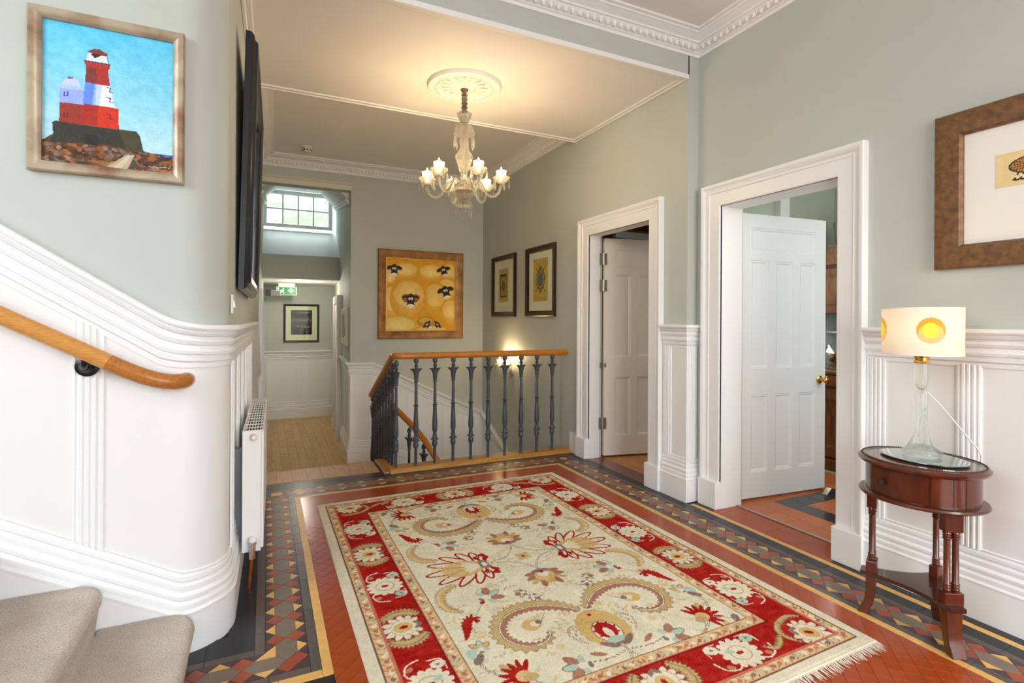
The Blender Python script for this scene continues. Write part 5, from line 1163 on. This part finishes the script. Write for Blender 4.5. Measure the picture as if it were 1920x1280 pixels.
def candle(parent, x, y, z, s=1.0, lamp=5.0, drops=6, ph=0.0):
    """glass drip pan with drops, cut cup and a lit candle bulb"""
    facet([(.006, -.026), (.024, -.022), (.044, -.008), (.060, .012), (.066, .022), (.062, .022), (.042, .002), (.020, -.010), (.006, -.010)], (x, y, z), 20, CRYSTAL, 'drip_pan', parent, 10, .05, 30)
    facet([(.012, -.006), (.028, .006), (.036, .028), (.041, .070), (.0385, .070), (.033, .030), (.024, .012), (.010, .004)], (x, y, z), 16, CRYSTAL, 'glass_cup', parent, 8, .05, 30)
    MB().lathe([(.006, 0), (.007, .022), (.013, .040), (.0135, .054), (.010, .074), (.0045, .092), (.001, .102)], (x, y, z), 14).build('candle_bulb', BULB, parent, 60)
    for k in range(drops): a = 2*PI*k/drops+ph; link('crystal_drop', DROP, parent, (x+math.cos(a)*.061*s, y+math.sin(a)*.061*s, z+.012)).scale = (1.35, 1.35, 1.35)
ch = thing('chandelier', 'cut crystal chandelier with lit candle cups hanging from the lowered ceiling', 'chandelier', (CX, CY, 0))
SLV = mat('gathered_grey_sleeve', (150, 136, 112), .6, col2=(92, 82, 66), nscale=24, bump=.5, bscale=70, sheen=.3)
sl = MB(); n = 14; zz = np.linspace(3.075, 2.900, 40); v = []
for i, z in enumerate(zz):
    for k in range(n):
        a = 2*PI*k/n; r = .0195+.0045*math.sin(i*.9+a*2)+.003*math.sin(i*2.1-a*3); v.append((r*math.cos(a), r*math.sin(a), z))
sl.add(v, [(j*n+k, j*n+(k+1) % n, (j+1)*n+(k+1) % n, (j+1)*n+k) for j in range(39) for k in range(n)]); sl.build('chain_sleeve', SLV, ch, 60)
MB().lathe([(.001, 3.078), (.032, 3.078), (.028, 3.066), (.020, 3.060), (.001, 3.060)], n=20).build('ceiling_cup', mat('aged_brass', (120, 104, 76), .35, .8), ch, 40)
MB().lathe([(.006, 2.915), (.006, 2.20)], n=10).build('rod', mat('silvered_rod', (206, 200, 186), .25, .9), ch, 50)
facet([(.020, 2.800), (.024, 2.812), (.030, 2.826), (.050, 2.870), (.056, 2.892), (.052, 2.892), (.026, 2.840), (.018, 2.815)], (0, 0, 0), 20, CRYSTAL, 'top_crown', ch, 10, .07, 30)
facet([(.012, 2.815), (.030, 2.812), (.060, 2.796), (.074, 2.765), (.078, 2.735), (.074, 2.735), (.068, 2.764), (.054, 2.790), (.026, 2.804), (.012, 2.806)], (0, 0, 0), 24, CRYSTAL, 'bell', ch, 12, .03, 30)
for k in range(10): a = 2*PI*k/10+.2; link('crystal_drop', DROP, ch, (.074*math.cos(a), .074*math.sin(a), 2.737)).scale = (1.25, 1.25, 1.9)
facet([(.020, 2.80), (.022, 2.74), (.028, 2.67), (.036, 2.62), (.056, 2.585), (.070, 2.562), (.068, 2.548), (.056, 2.515), (.044, 2.475), (.028, 2.445), (.022, 2.437)], (0, 0, 0), 16, CRYSTAL, 'baluster_stem', ch, 8, .03, 20)
facet([(.022, 2.437), (.027, 2.430), (.022, 2.420), (.028, 2.410), (.033, 2.400), (.028, 2.392), (.022, 2.385)], (0, 0, 0), 16, CRYSTAL, 'collar', ch, 0, 0, 30)
facet([(.020, 2.385), (.040, 2.372), (.078, 2.350), (.094, 2.325), (.096, 2.300), (.082, 2.268), (.055, 2.250), (.024, 2.243)], (0, 0, 0), 18, CRYSTAL, 'receiver_bowl', ch, 9, .025, 20)
MB().lathe([(.001, 2.318), (.070, 2.316), (.072, 2.300), (.001, 2.298)], n=24).build('arm_plate', mat('silvered_plate', (190, 182, 166), .3, .9), ch, 40)
facet([(.018, 2.243), (.034, 2.238), (.056, 2.215), (.068, 2.188), (.064, 2.188), (.048, 2.208), (.028, 2.226), (.016, 2.230)], (0, 0, 0), 20, CRYSTAL, 'lower_bell', ch, 10, .05, 30)
for k in range(5): a = 2*PI*k/5+.5; link('crystal_drop', DROP, ch, (.060*math.cos(a), .060*math.sin(a), 2.190)).scale = (1.3, 1.3, 1.7)
MB().sphere((0, 0, 2.155), .021, 10, 7).build('finial_ball', CRYSTAL, ch, 30); link('crystal_drop', DROP, ch, (0, 0, 2.135)).scale = (1.3, 1.3, 1.0)
toward = math.atan2(-CY, -CX)
ARMG = glass_mat('arm_glass', (1.0, .98, .92), .05, 1.45, .15, .7)
for k, ph in enumerate((-39, 21, 81, 141, 201, 261)):
    a = toward-math.radians(ph)*-1; ca, sa = math.cos(a), math.sin(a); R = .285; pts = []
    for r, z in ((.045, 2.345), (.075, 2.365), (.105, 2.375), (.130, 2.358), (.150, 2.320), (.172, 2.280), (.205, 2.258), (.240, 2.262), (.265, 2.285), (.280, 2.325), (.285, 2.352)): pts.append((r*ca, r*sa, z))
    MB().tube(pts, .0105, 10).build('arm', ARMG, ch, 60)
    hd = link('candle_cup', MB().lathe([(.010, -.030), (.014, -.020), (.009, -.012), (.012, .0)], (R*ca, R*sa, 2.375), 12).mesh('candle_socket', CRYSTAL, 30), ch)
    candle(hd, R*ca, R*sa, 2.380, drops=5, ph=a)
    point('candle_glow', (CX+R*ca, CY+R*sa, 2.500), 4.2, WARM, .012)
# wall sconce in the stair well
scn = thing('wall_sconce', 'crystal wall sconce with two lit candle bulbs glowing behind the balusters', 'wall light', (XI-.001, 5.93, .66))
MB().lathe([(.001, 0), (.05, 0), (.048, .012), (.03, .022), (.001, .024)], n=24).build('backplate', mat('silvered_plate', (190, 182, 166), .3, .9), scn, 40).matrix_local = Matrix.Rotation(-PI/2, 4, 'Y')
for s in (-1, 1):
    MB().tube([(-.02, 0, 0), (-.05, s*.02, -.045), (-.09, s*.06, -.055), (-.115, s*.095, -.02), (-.115, s*.105, .06)], .0085, 10).build('arm', ARMG, scn, 60)
    hd = link('candle_cup', MB().lathe([(.010, -.030), (.014, -.020), (.009, -.012), (.012, .0)], (-.115, s*.105, .09), 12).mesh('candle_socket', CRYSTAL, 30), scn); candle(hd, -.115, s*.105, .095, drops=4)
    point('sconce_glow', (XI-.116, 5.93+s*.105, .885), 3.0, WARM, .012)

# ------------------------------------------------------------------ oval table by the right wall
TX, TY, TA, TB, TZ = 2.575, 1.290, .217, .233, .729
tb = thing('side_table', 'dark mahogany oval side table with a small drawer by the right wall', 'table', (TX, TY, 0))
def oval(prof, name, m, n=64, sm=40): 
    b = MB(); v = []
    for d, z in prof:
        for i in range(n): a = 2*PI*i/n; v.append(((TA+d)*math.cos(a), (TB+d)*math.sin(a), z))
    k = len(prof); f = [(j*n+i, j*n+(i+1) % n, (j+1)*n+(i+1) % n, (j+1)*n+i) for j in range(k-1) for i in range(n)]+[tuple(range(n-1, -1, -1)), tuple(range((k-1)*n, k*n))]
    return b.add(v, f).build(name, m, tb, sm)
oval([(-.022, TZ-.030), (-.010, TZ-.028), (-.002, TZ-.020), (0, TZ-.012), (-.006, TZ-.006), (-.012, TZ-.004), (-.014, TZ), (-.03, TZ-.001), (-.034, TZ-.003)], 'top', MAHOG)
oval([(-.046, TZ-.0032), (-.036, TZ-.0032), (-.034, TZ+.0005), (-.017, TZ+.0008), (-.014, TZ-.003)], 'rope_edge', MAHOGD)
rb = MB()
for i in range(150): a = 2*PI*i/150; rb.box((0, 0, 0), (0, 0, 0)) if False else rb.sphere(((TA-.0165)*math.cos(a), (TB-.0165)*math.sin(a), TZ+.0005), .0042, 5, 3)
rb.build('rope_carving', MAHOGD, tb, 60, kind='stuff')
MB().lathe([(.001, TZ-.0025), (1.0, TZ-.0025), (1.0, TZ-.0012), (.001, TZ-.0012)], n=64, squash=(TA-.035, TB-.035)).build('top_panel', mat('mahogany_top', (108, 66, 46), .2, col2=(82, 46, 32), nscale=5, stretch=(6, 1, 6), coat=.5), tb, 40)
oval([(-.030, TZ-.150), (-.030, TZ-.028)], 'apron', MAHOG)
oval([(-.022, TZ-.168), (-.006, TZ-.166), (-.002, TZ-.160), (-.006, TZ-.152), (-.012, TZ-.150), (-.030, TZ-.148)], 'lower_rim', MAHOG)
# bowed drawer front: slightly proud of the apron, facing the hall
def arcstrip(a0, a1, z0, z1, d0, d1, name, m, par=tb, n=14):
    pr = [(d0, z0), (d1, z0), (d1, z1), (d0, z1)]; v = []
    for i in range(n+1):
        a = a0+(a1-a0)*i/n
        for d, z in pr: v.append(((TA+d)*math.cos(a), (TB+d)*math.sin(a), z))
    f = [(i*4+k, i*4+(k+1) % 4, (i+1)*4+(k+1) % 4, (i+1)*4+k) for i in range(n) for k in range(4)]+[(3, 2, 1, 0), (n*4, n*4+1, n*4+2, n*4+3)]
    return MB().add(v, f).build(name, m, par, 40)
dw = arcstrip(math.radians(148), math.radians(212), TZ-.142, TZ-.036, -.031, -.0265, 'drawer', MAHOG)
for a in (146.6, 213.4, 236, 250): arcstrip(math.radians(a-.6), math.radians(a+.6), TZ-.149, TZ-.030, -.031, -.0285, 'beading', MAHOGD, n=2)
ka = math.radians(166); kx, ky = (TA-.026)*math.cos(ka), (TB-.026)*math.sin(ka); kn = Vector((math.cos(ka)*TB, math.sin(ka)*TA, 0)).normalized()
MB().tube([(kx, ky, TZ-.090), tuple(Vector((kx, ky, TZ-.090))+kn*.010), tuple(Vector((kx, ky, TZ-.090))+kn*.0135), tuple(Vector((kx, ky, TZ-.090))+kn*.021), tuple(Vector((kx, ky, TZ-.090))+kn*.025)], [.006, .006, .0145, .0145, .005], 14).build('knob', mat('bronze_knob', (58, 52, 46), .3, .3), dw, 45)
def column(x, y, z0, z1, nm='leg_column', par=None):
    return MB().lathe([(.0125, z0), (.0135, z0+.006), (.0155, z0+.010), (.0125, z0+.015), (.0155, z0+.021), (.0125, z0+.026), (.0155, z0+.031), (.0118, z0+.036), (.0112, z1-.034), (.0155, z1-.029), (.0125, z1-.024), (.0155, z1-.019), (.0125, z1-.014), (.0155, z1-.008), (.0125, z1)], (x, y, 0), 16).build(nm, MAHOG, par, 40)
SH = .195
for ang, cols in ((118, 2), (238, 2), (0, 1)):
    a = math.radians(ang); r = .158 if cols == 2 else .120; lx, ly = r*math.cos(a), r*math.sin(a)*1.12; rad = Vector((lx, ly, 0)).normalized(); tn = Vector((-rad.y, rad.x, 0))
    lg = bevel(MB().add([tuple(Vector((lx, ly, z))+rad*(s*.019)+tn*(t*.017*cols)) for z in (TZ-.245, TZ-.166) for s, t in ((-1, -1), (1, -1), (1, 1), (-1, 1))], [(3, 2, 1, 0), (4, 5, 6, 7), (0, 1, 5, 4), (1, 2, 6, 5), (2, 3, 7, 6), (3, 0, 4, 7)]).build('leg', MAHOG, tb), .002)
    offs = (-.0165, .0165) if cols == 2 else (0,)
    for o in offs: column(lx+tn.x*o, ly+tn.y*o, SH+.048, TZ-.244, 'leg_column', lg)
    bevel(MB().add([tuple(Vector((lx, ly, z))+rad*(s*.021)+tn*(t*.018*cols)) for z in (SH-.002, SH+.049) for s, t in ((-1, -1), (1, -1), (1, 1), (-1, 1))], [(3, 2, 1, 0), (4, 5, 6, 7), (0, 1, 5, 4), (1, 2, 6, 5), (2, 3, 7, 6), (3, 0, 4, 7)]).build('leg_block', MAHOG, lg), .003)
    ft = MB(); v = []; K = [(0, SH-.018, .020), (.004, SH-.06, .019), (.004, SH-.10, .018), (.012, .05, .017), (.026, .018, .019), (.032, 0.0, .020)]
    for off, z, w in K:
        for s, t in ((-1, -1), (1, -1), (1, 1), (-1, 1)): v.append(tuple(Vector((lx, ly, z))+rad*(off+s*w)+tn*(t*(.0145*cols if cols == 2 else .018))))
    ft.add(v, [(j*4+k, j*4+(k+1) % 4, (j+1)*4+(k+1) % 4, (j+1)*4+k) for j in range(len(K)-1) for k in range(4)]+[(3, 2, 1, 0), (20, 21, 22, 23)]); bevel(ft.build('foot', MAHOG, lg, 40), .003)
# three-cornered lower shelf with hollowed sides
sp = []; tips = [(118, .200, .030), (238, .200, .030), (0, .165, .030)]
for i in range(3):
    a, r, hw_ = tips[i]; an = math.radians(a); d = Vector((math.cos(an), math.sin(an)*1.10)); tn = Vector((-d.y, d.x)).normalized()
    A = d*r-tn*hw_; B = d*r+tn*hw_; sp += [A, B]
    a2, r2, h2 = tips[(i+1) % 3]; an2 = math.radians(a2); d2 = Vector((math.cos(an2), math.sin(an2)*1.10)); tn2 = Vector((-d2.y, d2.x)).normalized(); N = d2*r2-tn2*h2
    midp = (B+N)/2; ctrl = midp*.42
    for k in range(1, 9): t = k/9; sp.append(B*(1-t)**2+ctrl*2*t*(1-t)+N*t*t)
MB().prism([(p.x, p.y) for p in sp], 'z', SH-.018, SH-.001).build('shelf', mat('mahogany_shelf', (72, 34, 24), .22, col2=(50, 20, 14), nscale=5, coat=.4), tb, 30)
# clear glass plate and the lamp
gt = thing('glass_plate', 'oval clear glass plate beneath the lamp on the mahogany table', 'plate', (TX+.005, TY-.005, TZ+.0052))
MB().lathe([(.001, 0), (.985, 0), (.985, .0008), (.001, .0008)], n=64, squash=(.128, .158)).build('plate_underside', mat('plate_black_edge', (28, 32, 32), .3), gt, 40)
MB().lathe([(.001, .0008), (1.0, .0008), (1.0, .004), (.955, .0055), (.001, .0055)], n=64, squash=(.130, .160)).build('plate_glass', mat('plate_mirror', (188, 206, 202), .05, .85), gt, 40)
la = thing('table_lamp', 'lit table lamp with white drum shade printed with yellow ovals on twisted glass base', 'lamp', (TX, TY, TZ+.0108))
z0 = TZ+.0108
def Z(z): return z-z0
base = MB(); n = 36; v = []
for r, z in ((.050, 0), (.078, .003), (.084, .014), (.078, .028), (.060, .040), (.046, .048), (.040, .050), (.001, .046)):
    for i in range(n): a = 2*PI*i/n; w = 1+.10*math.cos(a*2+.6)+.05*math.sin(a*5); v.append((r*w*math.cos(a)*.78, r*w*math.sin(a)*.88, z))
base.add(v, [(j*n+i, j*n+(i+1) % n, (j+1)*n+(i+1) % n, (j+1)*n+i) for j in range(7) for i in range(n)]+[tuple(range(n-1, -1, -1)), tuple(range(7*n, 8*n))]); base.build('glass_foot', CLEAR, la, 60)
view = Vector((TX, TY, 0)).normalized(); sd = Vector((view.y, -view.x, 0))     # the strands stand side by side across the lamp
def strand(offs, rs, nm='glass_strand'):
    zs = [Z(.765), Z(.80), Z(.84), Z(.88), Z(.93), Z(.98), Z(1.01), Z(1.03)]; pts = []
    for z, (s, f) in zip(zs, offs): q = sd*(s*.85)+Vector((view.x, view.y, 0))*f; pts.append((q.x, q.y, z))
    return MB().tube(pts, [r*.78 for r in rs], 12).build(nm, CLEAR, la, 60)
strand([(-.052, .0), (-.034, 0), (-.016, 0), (-.016, .004), (-.014, .008), (-.015, .004), (-.013, 0), (-.008, 0)], [.018, .013, .011, .011, .011, .012, .013, .014])
strand([(.040, .0), (.030, 0), (.020, 0), (.018, -.006), (.014, -.009), (.017, -.004), (.016, 0), (.008, 0)], [.018, .013, .011, .0105, .0105, .012, .013, .014])
strand([(.012, .02), (.004, .018), (-.006, .012), (.002, .012), (.010, .010), (.002, .010), (-.004, .006), (0, 0)], [.016, .011, .010, .010, .010, .010, .012, .014])
MB().lathe([(0.0064, Z(1.028)), (0.0160, Z(1.034)), (0.0240, Z(1.050)), (0.0272, Z(1.075)), (0.0280, Z(1.110)), (0.0272, Z(1.143)), (0.0208, Z(1.146)), (.001, Z(1.146))], n=28).build('glass_bulb_cup', CLEAR, la, 60)
MB().lathe([(.001, Z(1.143)), (0.0272, Z(1.143)), (0.0296, Z(1.148)), (0.0272, Z(1.153)), (0.0248, Z(1.155)), (0.0248, Z(1.166)), (0.0280, Z(1.168)), (0.0288, Z(1.174)), (0.0240, Z(1.178)), (0.0096, Z(1.182)), (0.0096, Z(1.20)), (.001, Z(1.20))], n=32).build('brass_collar', BRASS, la, 40)
MB().lathe([(.001, Z(1.200)), (0.0112, Z(1.205)), (0.0240, Z(1.245)), (0.0240, Z(1.262)), (0.0144, Z(1.282)), (.001, Z(1.287))], n=18).build('bulb', mat('lamp_bulb', (255, 240, 214), .4, emit=(255, 224, 170), estr=2), la, 60)
# drum shade: paper that lets light through, ovals printed on it
SR, SZ0, SZ1 = .143, Z(1.180), Z(1.382)
ps = Paint(2*PI*SR, SZ1-SZ0, .003, (240, 230, 214)); vis = math.atan2(-TY, -TX)
for k in range(4):
    ctr = (vis+math.radians(12.5)+k*PI/2) % (2*PI); 
    for w in (-2*PI, 0, 2*PI):
        u = (ctr+w)*SR; ps.ell(u, .106, .050, .054, (240, 164, 56)); ps.ell(u, .092, .044, .040, (248, 206, 158), 0, .75); ps.ell(u-.002, .107, .029, .031, (255, 222, 80))
SM = bpy.data.materials.new('lamp_shade_paper'); SM.use_nodes = True; t = SM.node_tree; n_ = t.nodes; b = n_['Principled BSDF']; a_ = n_.new('ShaderNodeAttribute'); a_.attribute_name = 'paint'
t.links.new(a_.outputs['Color'], b.inputs['Base Color']); b.inputs['Roughness'].default_value = .85; tr = n_.new('ShaderNodeBsdfTranslucent'); t.links.new(a_.outputs['Color'], tr.inputs[0]); mx = n_.new('ShaderNodeMixShader'); mx.inputs[0].default_value = .42
t.links.new(b.outputs[0], mx.inputs[1]); t.links.new(tr.outputs[0], mx.inputs[2]); t.links.new(mx.outputs[0], n_['Material Output'].inputs[0])
shade = link('shade', ps.mesh('shade', SM, lambda X, Y: (SR*np.cos(X/SR), SR*np.sin(X/SR), SZ0+Y)), la)
shade.data.polygons.foreach_set('use_smooth', [True]*len(shade.data.polygons))
for z in (SZ0, SZ1-.004): MB().lathe([(SR-.0015, z), (SR+.0012, z), (SR+.0012, z+.004), (SR-.0015, z+.004), (SR-.0015, z)], n=64, cap=False).build('shade_hem', mat('shade_tape', (240, 234, 222), .8), shade, 40)
for k in range(3): a = 2*PI*k/3+.4; MB().tube([(.012*math.cos(a), .012*math.sin(a), Z(1.205)), (.08*math.cos(a), .08*math.sin(a), Z(1.200)), ((SR-.001)*math.cos(a), (SR-.001)*math.sin(a), Z(1.183))], .0016, 6).build('shade_spoke', BRASS, shade)
point('lamp_glow', (TX, TY, 1.29), .9, (1.0, .86, .66), .03)
cb = []
for s, dd, z in ((.016, 0, Z(1.022)), (.05, .0, Z(.985)), (.105, .01, Z(.91)), (.135, .02, Z(.865)), (.165, .05, Z(.82)), (.19, .11, Z(.78)), (.205, .16, Z(.745)), (.206, .19, Z(.62)), (.20, .205, Z(.45))): q = sd*s+Vector((view.x, view.y, 0))*dd; cb.append((q.x, q.y, z))
MB().tube(cb, .0026, 8).build('cable', mat('white_flex', (236, 232, 224), .5), la, 60)

# ------------------------------------------------------------------ things seen through the open doors
DW = mat('dresser_oak', (140, 80, 38), .4, col2=(96, 50, 22), nscale=5, stretch=(8, 8, 1), coat=.15)
DWD = mat('dresser_dark', (84, 44, 22), .45, col2=(58, 30, 15), nscale=7)
dr = thing('kitchen_dresser', 'brown wooden dresser standing in the kitchen beyond the open white door', 'dresser', (4.56, 0, 0))
DY0, DY1 = 1.85, 3.22
MB().box((0, DY0, .0), (.43, DY1, .86)).build('base_cabinet', DWD, dr); bevel(MB().box((-.03, DY0-.02, .855), (.43, DY1, .885)).build('counter', DW, dr), .006)
bevel(MB().box((-.02, DY0-.01, 0), (.42, DY1, .10)).build('base_plinth', DW, dr), .008)
for y0, y1 in ((DY0+.02, 2.52), (2.54, DY1-.02)):
    d = bevel(MB().box((-.018, y0, .745), (0, y1, .845)).build('drawer', DW, dr), .004); MB().sphere((-.034, (y0+y1)/2, .795), .014, 10, 6).build('drawer_knob', DWD, d, 50)
    m, pn = grid_leaf([0, .07, y1-y0-.07, y1-y0], [.12, .20, .64, .725], [(1, 2, 1, 2)], .018); m.v = [(y-.018, y1-x, z) for x, y, z in m.v]; m.build('door', DW, dr)
MB().box((-.022, DY0-.01, .725), (0, DY1, .742)).build('moulding', DWD, dr)
MB().box((.10, DY0, 1.39), (.43, DY1, 1.92)).build('upper_cabinet', DWD, dr)
for y0, y1 in ((DY0+.02, 2.52), (2.54, DY1-.02)):
    m, pn = grid_leaf([0, .06, y1-y0-.06, y1-y0], [1.40, 1.46, 1.74, 1.80], [(1, 2, 1, 2)], .018); m.v = [(.10+y-.018, y1-x, z) for x, y, z in m.v]; m.build('door', DW, dr)
MB().sweep([((.10, DY1, 1.84), (-1, 0, 0), (0, 0, 1)), ((.10, DY0, 1.84), (-1, 0, 0), (0, 0, 1))], [(0, 0), (.012, 0), (.014, .03), (.035, .09), (.05, .13), (.06, .15), (.06, .17), (0, .17)]).build('cornice', DW, dr)
MB().box((.40, DY0, .885), (.43, DY1, 1.39)).build('back_panel', mat('white_back_panel', (220, 224, 226), .5), dr)
MB().box((.22, DY0, 1.215), (.40, DY1, 1.232)).build('plate_shelf', mat('white_back_panel', (220, 224, 226), .5), dr)
for y in (DY0, DY1-.03): MB().box((.12, y, .885), (.42, y+.03, 1.39)).build('upright', mat('grey_white_upright', (186, 190, 192), .6), dr)
JARG = glass_mat('jar_glass', (.96, .98, .97), 0.0, 1.2, .8)
jr = thing('glass_jar', 'glass storage jar of oat biscuits on the dresser counter', 'jar', (4.67, 3.02, .8855))
MB().lathe([(.060, 0), (.075, .006), (.078, .03), (.078, .17), (.066, .195), (.060, .205), (.062, .21), (.058, .21), (.056, .204), (.063, .19), (.074, .168), (.074, .03), (.07, .01), (.001, .008)], n=24, cap=False).build('jar_glass', JARG, jr, 50)
MB().lathe([(.001, .212), (.064, .212), (.066, .222), (.05, .236), (.018, .24), (.02, .258), (.001, .262)], n=24).build('lid', JARG, jr, 50)
bs = MB(); rs = random.Random(8)
for _ in range(46): a = rs.random()*6.28; r = .052*math.sqrt(rs.random()); bs.sphere((r*math.cos(a), r*math.sin(a), .03+rs.random()*.115), rs.uniform(.016, .024), 6, 4, (1, 1, .6))
bs.build('biscuits', mat('oat_biscuit', (172, 130, 84), .9, col2=(120, 80, 46), nscale=40), jr, kind='stuff')
bk = thing('metal_bucket', 'grey green metal bucket on top of the kitchen dresser', 'bucket', (4.74, 2.985, 2.01)); GM = mat('galvanised_green_grey', (150, 156, 138), .4, .5, noise=.2, nscale=12)
MB().lathe([(.001, 0), (.075, 0), (.098, .20), (.103, .206), (.100, .21), (.094, .205), (.072, .008), (.001, .008)], n=28, cap=False).build('pail', GM, bk, 40); MB().tube([(-.098, 0, .16), (-.112, 0, .15), (-.112, 0, .11), (-.094, 0, .10)], .005, 8).build('handle', BLACKIRON, bk, 40)
dsx = thing('door_stop', 'small steel door stop on the kitchen tiles under the open door', 'door stop', (3.93, 2.60, .0012), .2); bevel(MB().prism([(-.06, 0), (.04, 0), (.04, .036), (.02, .036)], 'y', -.02, .02).build('wedge', STEEL, dsx), .002)
sc2 = thing('ceiling_lamp', 'pale glass lamp shade glimpsed above the farther door', 'lamp', (3.72, 4.36, 2.50)); MB().lathe([(.001, -.10), (.02, -.10), (.16, .04), (.17, .06), (.155, .06), (.01, -.085)], n=28, cap=False).build('shade', mat('pale_green_glass', (206, 222, 212), .4), sc2, 40); MB().tube([(0, 0, -.08), (0, 0, .38)], .006, 8).build('cord', WHITE, sc2)
cu = thing('curtain_pole', 'gilt pole with curled ends glimpsed over the top of the farther door', 'curtain pole', (4.95, 6.15, 2.56)); MB().box((-.42, -.02, -.05), (.9, .05, .045)).build('pelmet', WHITE, cu); MB().tube([(-.35, -.05, .06), (.95, -.05, .06)], .014, 10).build('pole', mat('gilt_pole', (160, 128, 60), .35, .6), cu, 40)
